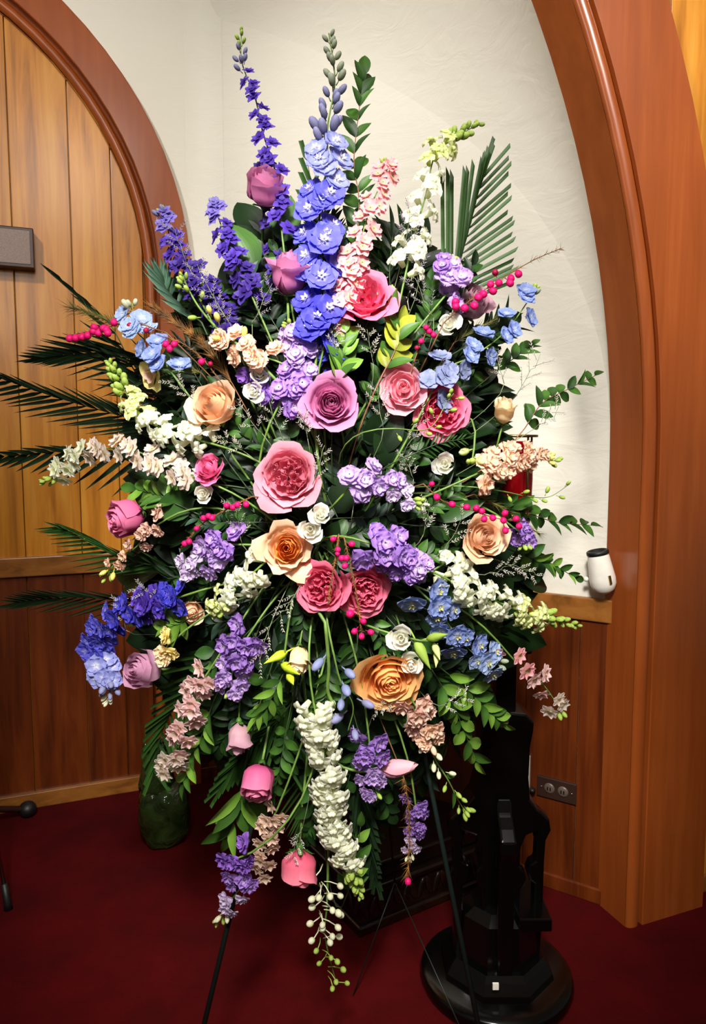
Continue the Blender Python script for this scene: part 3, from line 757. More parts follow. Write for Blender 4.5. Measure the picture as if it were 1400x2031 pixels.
def floret(kind, var):
    def make():
        r = random.Random(sum(map(ord, kind)) * 13 + var); q = MB()
        if kind == 'delph':
            for i in range(5): radial(q, i * 1.2566 + .3, .47, .27, .02 + r.uniform(-.05, .08), .035, r.uniform(0, 6), z0=-.02, pw=1.25)
            for i in range(5): radial(q, i * 1.2566 + .95, .36, .19, .06 + r.uniform(-.04, .06), .03, r.uniform(0, 6), z0=.02, pw=1.2)
            q.tube([Vector((0, 0, 0)), Vector((0, .1, -.2)), Vector((0, .25, -.36))], .05, .02, 5)
        elif kind == 'lark':
            for i in range(5): radial(q, i * 1.2566 + r.uniform(-.15, .15), .50, .19, r.uniform(-.05, .15), .03, r.uniform(0, 6), pw=1.0)
            for i in range(3): radial(q, i * 2.1 + r.uniform(-.3, .3), .28, .14, .14, .02, 1, z0=.05)
            q.tube([Vector((0, 0, 0)), Vector((0, .1, -.15)), Vector((0, .3, -.25))], .035, .015, 5)
        elif kind == 'double':      # double larkspur / stock rosette of pointed petals
            for i in range(6): radial(q, i * 1.047 + r.uniform(-.1, .1), .47, .20, r.uniform(-.04, .08), .03, r.uniform(0, 6), pw=1.05)
            for i in range(5): radial(q, i * 1.2566 + .5, .33, .16, .14, .03, r.uniform(0, 6), z0=.05)
        elif kind == 'stock':
            for i in range(5): radial(q, i * 1.2566 + r.uniform(-.25, .25), .46, .27, r.uniform(-.12, .06), .06, r.uniform(0, 6), notch=.12, pw=1.2)
            for i in range(5): radial(q, i * 1.2566 + .6 + r.uniform(-.25, .25), .34, .22, r.uniform(.0, .12), .06, r.uniform(0, 6), z0=.06, pw=1.1)
            for i in range(4): radial(q, i * 1.57 + r.uniform(-.3, .3), .20, .15, .12, .05, r.uniform(0, 6), z0=.10)
        elif kind == 'snap':
            q.tube([Vector((0, -.02, -.38)), Vector((0, -.02, -.1)), Vector((0, 0, .12))], .10, .17, 7, False)
            q.blob((.06, -.09, .16), .12, .11, .12, 7, 4); q.blob((-.06, -.09, .16), .12, .11, .12, 7, 4)
            for a in (1.0, 2.14): radial(q, a + r.uniform(-.12, .12), .46, .27, -.16, .07, r.uniform(0, 6), z0=.08, lift=.16, pw=1.2)
            for a in (3.6, 4.71, 5.82): radial(q, a + r.uniform(-.12, .12), .44, .23, -.22, .07, r.uniform(0, 6), z0=.12, lift=.14, pw=1.2)
        elif kind == 'bud': q.blob((0, 0, .25), .24, .24, .42, 8, 6); q.tube([Vector((0, 0, -.5)), Vector((0, 0, -.1))], .045, n=5)
        elif kind == 'bead': q.blob((0, 0, .3), .40, .40, .46, 8, 6); q.tube([Vector((.9, 0, -1.6)), Vector((.4, 0, -1.0)), Vector((0, 0, 0))], .07, n=5)
        elif kind == 'snapbud': q.blob((0, .05, .1), .30, .26, .46, 7, 5); radial(q, 1.57, .25, .2, .3, z0=-.1); radial(q, 4.7, .25, .2, .3, z0=-.1)
        elif kind == 'budpair': q.blob((.15, 0, .25), .2, .2, .35, 7, 5); q.blob((-.18, .1, .1), .16, .16, .28, 7, 5); q.tube([Vector((0, 0, -.5)), Vector((0.1, 0, 0))], .04, n=5)
        elif kind == 'pointbud': q.lathe([(0, -.5), (.10, -.42), (.20, -.2), (.22, 0), (.15, .3), (.06, .6), (0, .8)], 7); q.tube([Vector((0, 0, -.9)), Vector((0, 0, -.4))], .04, n=5)
        elif kind == 'bell': q.lathe([(0, .5), (.25, .48), (.42, .3), (.46, 0), (.38, -.3), (.15, -.46), (0, -.5)], 9); q.tube([Vector((0, 0, -.45)), Vector((0, 0, -1.0))], .06, n=4)
        elif kind == 'eye':
            for i in range(5): radial(q, i * 1.2566, .10, .05, .08, z0=.09, nu=2, nv=2)
        return q.mesh(kind + '_floret', M['white'])
    return cached(('fl', kind, var), make)


def spike(name, kind, pts, s0, s1, n, mats, label, cat, buds=(), nb=0, sb=(18, 9), budkind='bud', dz=0, stemmat='stem', group=None, link=True, rad=.42, sr=.0026, eye=None, bloomto=1.0, leaves=0, back=0, axis_up=.35, curve=None):
    """pts base -> tip in pixels; florets fill the base part, buds the tip"""
    C = catmull([W(x, y, dz) for x, y in pts], 40); t = thing(name, C[0], label, cat, group); o = C[0]
    full = list(C)
    if link:
        e = foam_pt(); d = (C[1] - C[0]).normalized(); L = (C[0] - e).length
        full = bez(e, C[0] - d * L * .5 + Vector((0, .03, 0)), C[0], 10)[:-1] + C
    q = MB(); q.tube([p - o for p in full], sr, sr * .35, 6); q.obj('stem', M[stemmat], t)
    def cpt(tt):
        s_ = max(0, min(.999, tt)) * 40; i = int(s_); p = C[i].lerp(C[i + 1], s_ - i); return p, (C[i + 1] - C[max(0, i - 1)]).normalized()
    cv = Vector((0, -1, .12)).normalized()
    def put(nm, k, tt, size, mat, i, spread, tipw):
        p, T = cpt(tt); side = T.cross(cv).normalized(); fw = side.cross(T).normalized()
        if fw.dot(cv) < 0: fw = -fw
        ph = i * 2.4 + R.uniform(-.35, .35); sn = math.sin(ph); cs = math.cos(ph)
        if sn < -.25: sn = -sn * .6
        rdir = (side * cs + fw * sn).normalized(); sz = size * p.y / F * R.uniform(.88, 1.1)
        z = (rdir * (1 - tipw) + T * tipw + fw * (.85 if k in ('lark', 'double', 'stock', 'delph') else .35)).normalized(); c = p + rdir * sz * spread
        mw = Matrix.Translation(c - o) @ frame(z, T, R.uniform(-.4, .4) if k != 'snap' else 0) @ Matrix.Scale(sz, 4)
        ob = mk(nm, floret(k, R.randrange(3)), M[mat], t, mw)
        if eye and nm == 'floret': mk('eye', floret('eye', 0), M[eye], ob, Matrix.Identity(4))
    for i in range(n):
        tt = (i + .5) / n * bloomto; put('floret', kind, tt, s0 + (s1 - s0) * (i / max(1, n - 1)), mats[min(len(mats) - 1, int(i / n * len(mats)))], i, rad, axis_up)
    for i in range(nb):
        k = i / max(1, nb - 1); tt = bloomto + (1 - bloomto) * (i + .3) / nb if bloomto < 1 else 1.0
        put('bud', budkind, tt, sb[0] + (sb[1] - sb[0]) * k, buds[min(len(buds) - 1, int(k * .999 * len(buds)))], i + 1, .55 * (1 - k * .5), .5)
    for i in range(leaves):
        leaf_at(t, *cpt((i + .5) / leaves * .7), 'lance', 'green', 34, i, cv)
    return t


def leafmesh(kind):
    def make():
        q = MB()
        wd, fold, bend, pw, nv = dict(broad=(.24, .10, -.12, .85, 6), lance=(.17, .06, -.10, .8, 6), narrow=(.07, .03, -.15, .8, 6), round=(.34, .10, -.10, .9, 6), big=(.34, .08, -.2, .8, 8))[kind]
        def f(u, v):
            w_ = wd * math.sin(PI * min(1, .02 + .98 * v ** pw)) ** .85
            return (u * w_, v, fold * abs(u) * math.sin(PI * v) + bend * v * v)
        q.grid(4 if kind in ('big', 'round', 'broad') else 2, nv, f); return q.mesh(kind + '_leaf', M['green'])
    return cached(('leaf', kind), make)


def yframe(y, z):
    y = Vector(y).normalized(); x = y.cross(Vector(z))
    if x.length < 1e-4: x = y.orthogonal()
    x.normalize(); z = x.cross(y); return Matrix((x, y, z)).transposed().to_4x4()


def leaf_at(t, p, T, kind, mat, spx, i, cv, ang=.85, r=None, nm='leaf', side3=None):
    r = r or R; side = T.cross(cv)
    side = side.normalized() if side.length > 1e-3 else T.orthogonal()
    fw = side.cross(T).normalized()
    if fw.dot(cv) < 0: fw = -fw
    s_ = 1 if i % 2 else -1; tw = r.uniform(-.9, .9) if side3 is None else side3
    out = (side * s_ * math.cos(tw) + fw * math.sin(tw)).normalized(); a = ang * r.uniform(.8, 1.2)
    d = (T * math.cos(a) + out * math.sin(a)).normalized(); nrm = (fw * math.cos(tw) - side * s_ * math.sin(tw) + Vector((r.uniform(-.3, .3), 0, r.uniform(.0, .5)))).normalized()
    sz = spx * p.y / F * r.uniform(.85, 1.15)
    return mk(nm, leafmesh(kind), M[mat], t, Matrix.Translation(p - t.location) @ yframe(d, nrm) @ Matrix.Scale(sz, 4))


CV = Vector((0, -1, .12)).normalized()


def sprig(name, pts, kind, mats, pairs, s0, s1, label, cat='foliage', dz=.02, stemmat='dstem', group=None, ang=.85, link=True, sr=.0016, flat3=None, tip=True, start=0.05):
    C = catmull([W(x, y, dz) for x, y in pts], 30); t = thing(name, C[0], label, cat, group); o = C[0]; full = list(C)
    if link:
        e = foam_pt(); d = (C[1] - C[0]).normalized(); L = (C[0] - e).length; full = bez(e, C[0] - d * L * .4 + Vector((0, .03, 0)), C[0], 8)[:-1] + C
    q = MB(); q.tube([p - o for p in full], sr, sr * .5, 5); q.obj('stem', M[stemmat], t)
    for i in range(pairs):
        k = start + (1 - start) * (i + .2) / pairs; s_ = k * 29.9; j = int(s_); p = C[j].lerp(C[j + 1], s_ - j); T = (C[j + 1] - C[max(0, j - 1)]).normalized()
        for sd in (0, 1): leaf_at(t, p, T, kind, mats[(i + sd) % len(mats)], s0 + (s1 - s0) * k, sd, CV, ang * (1 - .35 * k), side3=flat3)
    if tip:
        T = (C[-1] - C[-2]).normalized(); leaf_at(t, C[-1], T, kind, mats[0], s1, 0, CV, .1); 
    return t


def leaflet(cut):
    def make():
        q = MB()
        def f(u, v):
            w_ = (.5 * min(1, .25 + v * 5) * (1 if cut else (1 - max(0, v - .35) / .65) ** .7 + .02))
            return (u * w_, v - (.04 * u if cut else 0), .35 * abs(u) * .5)
        q.grid(2, 5, f); return q.mesh('leaflet', M['palm'])
    return cached(('leaflet', cut), make)


def frond(pts, sides, wpx, mat, label, dz=.08, name='palm_frond', link=True, stemmat='dstem', sr=.0024, curl=.0, group=None, cat='palm leaf'):
    """sides: list of (n, k0, k1, angle0, angle1 [screen degrees] , len0, len1, cut)"""
    C = catmull([W(x, y, dz) for x, y in pts], 40); t = thing(name, C[0], label, cat, group); o = C[0]; full = list(C)
    if link:
        e = foam_pt(); full = bez(e, C[0].lerp(e, .4), C[0], 6)[:-1] + C
    q = MB(); q.tube([p - o for p in full], sr, sr * .3, 6); q.obj('rachis', M[stemmat], t)
    for (n, k0, k1, a0, a1, l0, l1, cut) in sides:
        for i in range(n):
            m_ = i / max(1, n - 1); k = k0 + (k1 - k0) * m_; s_ = min(39.99, k * 39.9); j = int(s_); p = C[j].lerp(C[j + 1], s_ - j)
            a = math.radians(a0 + (a1 - a0) * m_ + R.uniform(-2, 2)); L = (l0 + (l1 - l0) * m_ + R.uniform(-4, 4)) * (1 if cut else math.sin(PI * (.25 + .6 * m_)) ** .5) * p.y / F
            d = Vector((math.cos(a), R.uniform(-.12, .12), math.sin(a))).normalized()
            nr = Vector((-math.sin(a) * .5, -1, math.cos(a) * .5))
            w_ = wpx * p.y / F
            mk('leaflet', leaflet(cut), M[mat], t, Matrix.Translation(p - o + Vector((0, R.uniform(-.002, .002), 0))) @ yframe(d, nr) @ Matrix.Diagonal((w_, L, w_, 1)))
    return t


def statice(px, py, ang, L, label, dz=-.01, n=6, mat='stat', group=None, seed=0, name='statice_sprig'):
    r = random.Random(seed + int(px * 7 + py)); a = math.radians(ang); p0 = W(px, py, dz); t = thing(name, p0, label, 'statice', group)
    u = Vector((math.cos(a), 0, math.sin(a))); s_ = p0.y / F; qs = MB(); qb = MB(); Lm = L * s_
    e = foam_pt(); qs.tube([p - p0 for p in bez(e, p0 - u * .05 + Vector((0, .03, 0)), p0, 6)], .0011, .0009, 4); tips = []
    main = [u * Lm * k / 5 + Vector((0, r.uniform(-.004, .004), r.uniform(-.003, .003) * k)) for k in range(6)]; qs.tube(main, .0009, .0005, 4)
    for i in range(n):
        k = .15 + .85 * i / n; b = main[0].lerp(main[-1], k); aa = a + (1 if i % 2 else -1) * r.uniform(.4, .9); v = Vector((math.cos(aa), r.uniform(-.6, .3), math.sin(aa))).normalized(); l_ = Lm * r.uniform(.25, .45)
        qs.tube([b, b + v * l_ * .5 + Vector((0, 0, .001)), b + v * l_], .0006, .0004, 3)
        for m_ in range(5):
            c = b + v * l_ * (.3 + .7 * m_ / 4) + Vector((r.uniform(-1, 1), 0, r.uniform(-1, 1))) * s_
            for sg in (-1, 1):
                pv = Vector((-v.z, r.uniform(-.8, .1), v.x)) * sg * .8 + v; pv.normalize(); ln = r.uniform(4, 8) * s_; wv = pv.cross(Vector((0, -1, 0))).normalized() * .9 * s_
                x0 = c + pv * .5 * s_; qb.add([x0 - wv * .5, x0 + wv * .5, c + pv * ln + wv * .2, c + pv * ln * .6 - wv * 1.2, c + pv * ln * .6 + Vector((0, -s_ * 1.2, 0))], [(0, 1, 4), (1, 2, 4), (2, 3, 4), (3, 0, 4)])
    qs.obj('stem', M['greystem'], t); tag(qb.obj('blossoms', M[mat], t, smooth=False), kind='stuff'); return t


def needles(q, pts, L, n, r, s_, spread=.9):
    for i in range(n):
        k = r.uniform(0, len(pts) - 1.001); j = int(k); p = pts[j].lerp(pts[j + 1], k - j); T = (pts[j + 1] - pts[j]).normalized()
        v = (T + Vector((r.uniform(-1, 1), r.uniform(-1, .5), r.uniform(-1, 1))) * spread).normalized() * L * s_ * r.uniform(.5, 1.1); wv = v.cross(Vector((0, -1, .1))).normalized() * .55 * s_
        q.add([p - wv, p + wv, p + v, p + v * .5 + Vector((0, -.6 * s_, 0))], [(0, 1, 3), (1, 2, 3), (2, 0, 3)])


def boronia(pts, bells, label, dz=-.02, size=15, mat='berry', nd=70, nL=16, nmat='needle', name='boronia_sprig'):
    C = catmull([W(x, y, dz) for x, y in pts], 20); t = thing(name, C[0], label, 'boronia'); o = C[0]; s_ = o.y / F; r = random.Random(int(pts[0][0]))
    e = foam_pt(); full = bez(e, C[0].lerp(e, .4) + Vector((0, .02, 0)), C[0], 6)[:-1] + C
    q = MB(); q.tube([p - o for p in full], .0016, .0008, 5); q.obj('stem', M['brownstem'], t)
    if nd: q = MB(); needles(q, [p - o for p in C], nL, nd, r, s_); tag(q.obj('needles', M[nmat], t, smooth=False), kind='stuff')
    for i, b in enumerate(bells):
        p = W(b[0], b[1], dz - .006); near = min(C, key=lambda c: (c - p).length); d = p - near; d = d.normalized() if d.length > 1e-5 else Vector((0, -1, 0))
        z = (d + Vector((0, -.6, -.3))).normalized(); sz = (b[2] if len(b) > 2 else size) * s_
        mk('bell', floret('bell', 0), M[b[3] if len(b) > 3 else mat], t, Matrix.Translation(p - o) @ frame(z) @ Matrix.Scale(sz, 4))
    return t


# ---------------------------------------------------------------- roses and other large blooms   (px, py, diameter, axis right/up/out)
head('rose', 'cuprose', 527, 376, 100, (.15, .62, .6), 'mauve', 'mauve pink rose at the top left, just above a second mauve rose bud', var=1, asp=.95)
head('rose', 'rosebud', 572, 548, 104, (.06, .92, .38), 'mauve', 'mauve rose bud seen from the side with pointed petals, under the highest rose', var=2, asp=.95)
head('rose', 'rose', 657, 800, 112, (.05, .12, .95), 'mauve', 'wide open mauve rose facing the viewer in the middle of the bouquet', var=3)
head('rose', 'cuprose', 254, 1026, 96, (-.62, -.12, .6), 'mauvepink', 'mauve pink rose facing left on the far left side', var=4)
head('rose', 'cuprose', 286, 1328, 100, (-.45, .25, .75), 'lilacrose', 'pale lilac rose on the lower left beneath the blue delphinium', var=5, asp=.9)
head('rose', 'rosebud', 474, 1460, 76, (.05, -.9, .35), 'dustyrose', 'small dusty lilac rose hanging head down in the lower left', var=6)
head('rose', 'cuprose', 513, 1547, 98, (-.1, -.62, .65), 'mauvepink', 'magenta pink rose drooping forward below the dusty lilac rose', var=7, stemend=W(560, 1260, .14))
head('rose', 'cuprose', 592, 1716, 100, (-.05, -.85, .28), 'coralpink', 'coral pink rose hanging upside down at the bottom with green sepals on top', var=8)
head('rose', 'halfrose', 428, 806, 108, (-.28, .38, .8), 'peachpale', 'soft peach rose on the left between white lisianthus and snapdragons', core='peach', var=9)
head('rose', 'starrose', 570, 1086, 122, (.0, .1, .95), 'peachpale', 'peach rose with apricot heart and ragged outer petals in the centre', core='peachcore', var=10)
head('rose', 'rose', 772, 1344, 142, (.12, -.30, .85), 'orangerose', 'large apricot orange rose on the lower right with a white lisianthus on it', core='orangerose', var=11, asp=.8)
head('rose', 'rose', 957, 1066, 100, (.3, .2, .8), 'peachpale', 'blush cream rose on the right behind a row of pink boronia bells', var=12)
head('lisianthus', 'rosebud', 1000, 818, 64, (.05, .85, .4), 'cream', 'cream yellow lisianthus bud upright on the right side', 'lisianthus', var=13)
head('lisianthus', 'rosebud', 592, 1305, 66, (-.05, -.7, .6), 'cream', 'cream lisianthus nodding above two lime green buds', 'lisianthus', var=14)
head('rose', 'halfrose', 932, 602, 96, (.3, .5, .6), 'dustyrose', 'pale greyish lilac rose tucked behind pink boronia at the upper right', var=15, dz=.06)
head('rose', 'rosebud', 378, 1207, 60, (.3, -.2, .8), 'peachpale', 'peach rose mostly hidden behind the blue delphinium on the left', var=16, dz=.05)
head('alstroemeria', 'openfive', 302, 742, 62, (-.5, -.2, .6), 'creamyellow', 'cream yellow open trumpet flower at left below the blue delphinium', 'alstroemeria', core='stockbeige', dz=.02)
head('garden_rose', 'garden', 722, 592, 118, (.05, .45, .85), 'coral', 'coral pink many petalled garden rose at the top beside the blue delphinium', var=1)
head('garden_rose', 'garden', 874, 812, 116, (.25, -.05, .9), 'coral', 'bright coral garden rose behind the round baby pink ranunculus', var=2, dz=.02)
head('garden_rose', 'garden', 572, 944, 130, (-.05, .1, .95), 'dustypink', 'large dusty pink ruffled garden rose left of centre', var=3, asp=.9)
head('garden_rose', 'garden', 640, 1164, 106, (-.3, .05, .85), 'deeppink', 'deep pink garden rose just below the peach rose with apricot heart', var=1)
head('garden_rose', 'garden', 722, 1172, 106, (.3, -.1, .85), 'deeppink', 'deep pink garden rose beside lavender stock, behind a brown boronia strand', var=2, dz=.015)
head('ranunculus', 'ranunculus', 800, 768, 102, (-.05, .1, .95), 'babypink', 'round baby pink ranunculus with tight layered petals, right of the mauve rose', 'ranunculus', asp=.9)
head('ranunculus', 'ranunculus', 414, 928, 72, (-.35, .45, .7), 'hotpink', 'small bright pink ranunculus on the left above a white bud', 'ranunculus', asp=1.05)
head('tulip_bud', 'closedbud', 788, 1524, 82, (.93, .22, .15), 'palepink', 'pale pink closed tulip-like bud lying sideways at the lower right', 'bud', asp=1.0)
for a in [(889, 643, 50, (-.1, .25, .85), 'white', 'round ivory white lisianthus at upper right under the boronia bells'), (514, 742, 44, (0, .2, .9), 'white', 'white lisianthus just right of the peach stock'),
          (503, 775, 46, (-.2, 0, .9), 'white', 'half open white lisianthus touching the soft peach rose'), (402, 980, 44, (0, .1, .9), 'white', 'white bud directly under the small bright pink ranunculus'),
          (615, 1050, 56, (0, .1, .95), 'white', 'white lisianthus with green eye touching the ragged peach rose'), (636, 1020, 52, (.2, .4, .8), 'white', 'greenish white lisianthus behind the one with a green eye'),
          (795, 1265, 60, (-.1, .1, .9), 'white', 'white lisianthus above the apricot orange rose'), (815, 1318, 50, (0, -.1, .95), 'white', 'white lisianthus lying on the apricot orange rose'),
          (882, 920, 52, (-.2, .2, .8), 'white', 'open white lisianthus right of the lavender stock')]:
    head('lisianthus', 'lisianthus', a[0], a[1], a[2], a[3], a[4], a[5], 'lisianthus', dz=-.03 if a[1] > 1000 else .0, var=(a[0] % 3))

# ---------------------------------------------------------------- flower spikes
spike('larkspur', 'lark', [(560, 470), (548, 350), (522, 265), (505, 190), (480, 125), (478, 60)], 44, 26, 19, ['violet'], 'tall slender violet larkspur with a green bud tip, highest at the left', 'larkspur', ['budlav', 'budgreen'], 11, (18, 14), bloomto=.75, rad=.35)
spike('delphinium', 'delph', [(628, 690), (640, 560), (632, 450), (648, 340), (650, 250), (664, 160), (652, 66)], 74, 58, 24, ['delphdeep', 'delph', 'delph', 'delphpale'], 'tall blue delphinium with white eyes and a grey green bud tip, highest of all', 'delphinium', ['budlav', 'budlav', 'budgrey', 'budgrey'], 26, (36, 18), bloomto=.60, eye='eye', rad=.45, sr=.0036)
spike('delphinium', 'delph', [(640, 760), (640, 690), (630, 620), (622, 590)], 58, 50, 9, ['delphdeep'], 'deep blue delphinium beneath the tallest one, beside the mauve rose bud stem', 'delphinium', eye='eye', dz=.05)
spike('larkspur', 'lark', [(505, 600), (478, 540), (450, 480), (430, 420), (428, 404)], 48, 28, 20, ['darkviolet', 'violet', 'lavlark'], 'violet larkspur leaning left beside a big green leaf', 'larkspur', ['budlav', 'budgreen'], 4, (16, 10), bloomto=.93, rad=.38)
spike('larkspur', 'lark', [(400, 600), (370, 540), (342, 490), (330, 440), (322, 418)], 44, 30, 20, ['darkviolet', 'violet', 'lavlark'], 'violet larkspur in front of the wooden arch at upper left', 'larkspur', ['budlav', 'budgreen'], 4, (20, 14), bloomto=.9, rad=.38, dz=.02)
spike('larkspur', 'lark', [(470, 690), (440, 620), (410, 580), (385, 520)], 40, 34, 18, ['darkviolet'], 'dark violet larkspur low between the two lavender tipped ones', 'larkspur', dz=.04, rad=.5)
spike('larkspur', 'lark', [(560, 600), (548, 520), (540, 450), (530, 350), (528, 330)], 36, 30, 13, ['darkviolet'], 'dark violet larkspur hidden behind the two top mauve roses', 'larkspur', dz=.06, rad=.5)
spike('delphinium', 'delph', [(850, 790), (880, 735), (940, 705), (1000, 660), (1045, 600), (1060, 570)], 50, 40, 16, ['greyblue', 'skyblue', 'skyblue'], 'grey blue delphinium reaching out to the upper right', 'delphinium', ['budgrey', 'budgreen'], 8, (22, 14), bloomto=.86, rad=.55, eye=None)
spike('delphinium', 'delph', [(345, 745), (305, 690), (270, 655), (262, 600)], 50, 42, 10, ['skyblue', 'paleblue'], 'pale blue delphinium on the upper left among pink boronia bells', 'delphinium', ['budwhite'], 4, (24, 16), bloomto=.92, rad=.45)
spike('delphinium', 'delph', [(370, 1180), (320, 1195), (260, 1210), (205, 1245), (192, 1300), (215, 1350), (215, 1395)], 50, 42, 42, ['delphdeep', 'violet', 'delphdeep', 'delph', 'delph', 'delphpale'], 'deep blue delphinium drooping on the left with pale buds at its end', 'delphinium', ['budlav', 'budwhite'], 11, (28, 16), bloomto=.84, rad=.5)
spike('delphinium', 'delph', [(830, 1170), (870, 1210), (905, 1260), (945, 1300), (995, 1318)], 56, 48, 14, ['skyblue', 'skyblue', 'paleblue'], 'sky blue delphinium on the lower right above the black stand', 'delphinium', ['budgrey'], 4, (22, 16), bloomto=.96, rad=.48, eye='eyeyellow')
spike('delphinium', 'bud', [(660, 1290), (675, 1350), (700, 1400), (690, 1450)], 40, 34, 7, ['greyblue', 'budlav'], 'sparse spray of grey blue buds beside the apricot orange rose', 'delphinium', dz=-.02, rad=.7)
spike('larkspur', 'double', [(655, 650), (690, 560), (712, 490), (735, 410), (765, 345), (768, 325)], 46, 34, 26, ['larkpink'], 'salmon pink larkspur right of the tall blue delphinium', 'larkspur', ['budgreen'], 3, (18, 14), bloomto=.95, rad=.42)
spike('larkspur', 'double', [(415, 1330), (390, 1370), (368, 1430), (348, 1490), (333, 1530)], 46, 42, 20, ['larkpale', 'larkpale', 'larkpale', 'larkwhite'], 'pale pink larkspur hanging at the lower left above the green vase', 'larkspur', dz=-.02, rad=.42)
spike('larkspur', 'double', [(552, 1600), (535, 1640), (525, 1690), (522, 1745)], 40, 34, 15, ['larkbeige'], 'beige pink larkspur hanging between the magenta pink and coral pink roses', 'larkspur', ['budgreen'], 3, (16, 12), bloomto=.95)
spike('larkspur', 'double', [(985, 1270), (1030, 1320), (1070, 1350), (1100, 1390), (1108, 1412)], 42, 38, 9, ['larkpink', 'larkpale', 'larkwhite'], 'small pink larkspur curving out in front of the wooden panelling', 'larkspur', ['budgreen', 'budwhite'], 3, (20, 22), bloomto=.97, rad=.45)
spike('larkspur', 'double', [(395, 950), (340, 930), (270, 895), (200, 890), (145, 910), (110, 945), (84, 958)], 46, 36, 26, ['larkwhite', 'larkwhite', 'snap'], 'blush white larkspur reaching furthest to the left with green buds', 'larkspur', ['budgreen'], 8, (18, 12), bloomto=.82, rad=.4)
spike('snapdragon', 'snap', [(805, 540), (820, 470), (845, 385), (862, 310), (900, 275), (955, 243)], 52, 40, 20, ['snap', 'snap', 'snapgreen'], 'white snapdragon with bent green tip beside the palm leaf at the top', 'snapdragon', ['budgreen'], 13, (26, 14), 'snapbud', bloomto=.76, rad=.4)
spike('snapdragon', 'snap', [(420, 880), (355, 862), (300, 840), (262, 800), (235, 750), (215, 715)], 50, 40, 19, ['snap', 'snap', 'snapgreen'], 'white snapdragon on the left with a long pointed green tip', 'snapdragon', ['budgreen'], 17, (28, 12), 'snapbud', bloomto=.68, rad=.4)
spike('snapdragon', 'snap', [(622, 1395), (640, 1480), (655, 1570), (662, 1640), (690, 1700), (716, 1780)], 56, 46, 42, ['snap'], 'long white snapdragon hanging straight down below the centre', 'snapdragon', ['budgreen'], 16, (30, 14), 'snapbud', bloomto=.84, rad=.42, dz=-.03)
spike('snapdragon', 'snap', [(870, 1140), (940, 1175), (990, 1195), (1040, 1215), (1090, 1225), (1150, 1243)], 54, 44, 22, ['snap', 'snap', 'snapgreen'], 'white snapdragon pointing right over the edge of the panelling', 'snapdragon', ['budgreen'], 14, (26, 12), 'snapbud', bloomto=.74, rad=.42)
spike('snapdragon', 'snap', [(520, 1120), (480, 1155), (445, 1185), (425, 1222)], 54, 40, 11, ['snap', 'snap', 'snapgreen'], 'short white snapdragon left of the ragged peach rose', 'snapdragon', ['budgreen'], 6, (24, 16), 'snapbud', bloomto=.85)
spike('snapdragon', 'snap', [(860, 1130), (900, 1110), (945, 1120)], 44, 38, 5, ['snap'], 'few white snapdragon florets under the blush cream rose', 'snapdragon', dz=.03)
spike('stock', 'stock', [(555, 800), (590, 740), (595, 690), (570, 640)], 54, 40, 13, ['stockpurple', 'stocklav', 'stocklav'], 'lavender stock above and left of the open mauve rose', 'stock', ['budgreen'], 4, (16, 12), bloomto=.95)
spike('stock', 'stock', [(545, 715), (500, 700), (460, 680), (435, 670)], 50, 44, 8, ['stockpeach', 'stockpeach'], 'peach stock florets on the upper left above the soft peach rose', 'stock', ['stockpeach'], 2, (26, 20), bloomto=.95, dz=-.01)
spike('stock', 'bud', [(480, 690), (430, 650), (395, 610), (372, 570), (362, 545)], 26, 20, 8, ['budyellow', 'budgreen'], 'green stock stem with yellow buds at the upper left', 'stock', ['budgreen'], 6, (18, 14), bloomto=.8, rad=.8, sr=.0036, dz=-.02)
spike('stock', 'stock', [(695, 965), (720, 940), (770, 955), (800, 985), (845, 1005)], 56, 34, 11, ['stocklav', 'stocklav', 'stockpale'], 'lavender stock right of the dusty pink garden rose', 'stock', ['budgreen', 'budwhite'], 7, (20, 14), bloomto=.85, dz=-.02)
spike('stock', 'stock', [(725, 1075), (770, 1090), (800, 1120), (830, 1125), (850, 1120)], 62, 36, 16, ['stockpurple', 'stockpurple', 'stocklav'], 'purple stock cluster above the pair of deep pink garden roses', 'stock', ['budgreen'], 4, (20, 14), bloomto=.92, dz=-.02, rad=.55)
spike('stock', 'stock', [(475, 1080), (430, 1080), (420, 1110), (380, 1120), (365, 1150)], 52, 36, 15, ['stockpurple', 'stocklav', 'stockpale'], 'lavender stock on the left behind a brown boronia strand', 'stock', ['budwhite', 'budgreen'], 5, (20, 14), bloomto=.9, rad=.5)
spike('stock', 'stock', [(500, 1250), (475, 1290), (460, 1340), (455, 1380)], 56, 40, 15, ['stockpurple', 'stocklav'], 'purple stock left of the nodding cream lisianthus', 'stock', ['budgreen', 'budlav'], 5, (18, 14), bloomto=.92, rad=.55)
spike('stock', 'stock', [(945, 940), (985, 920), (1020, 905), (1055, 905), (1105, 915)], 52, 36, 16, ['stockpeach'], 'peach stock at the right in front of the red glass lamp', 'stock', ['budyellow', 'budgreen'], 7, (20, 16), bloomto=.86, rad=.45, dz=-.01)
spike('stock', 'stock', [(815, 1385), (835, 1420), (850, 1455), (845, 1480)], 52, 36, 12, ['stockbeige', 'stockpeach'], 'dusty beige stock under the apricot orange rose', 'stock', ['stockpeach'], 2, (24, 20), bloomto=.95, rad=.5)
spike('stock', 'bud', [(848, 1470), (865, 1510), (890, 1550), (910, 1590), (928, 1615)], 24, 18, 9, ['budwhite', 'budgreen'], 'green budded stock tip trailing right in front of the black stand', 'stock', ['budgreen'], 5, (18, 22), bloomto=.85, rad=.6, leaves=4)
spike('stock', 'stock', [(500, 1690), (465, 1710), (480, 1750), (455, 1790), (430, 1830)], 52, 34, 13, ['stockdeep', 'stockpurple', 'stockpale'], 'deep purple stock hanging lowest at the left, over an easel leg', 'stock', ['budwhite', 'budgreen'], 6, (20, 14), bloomto=.85, rad=.5, dz=-.09)
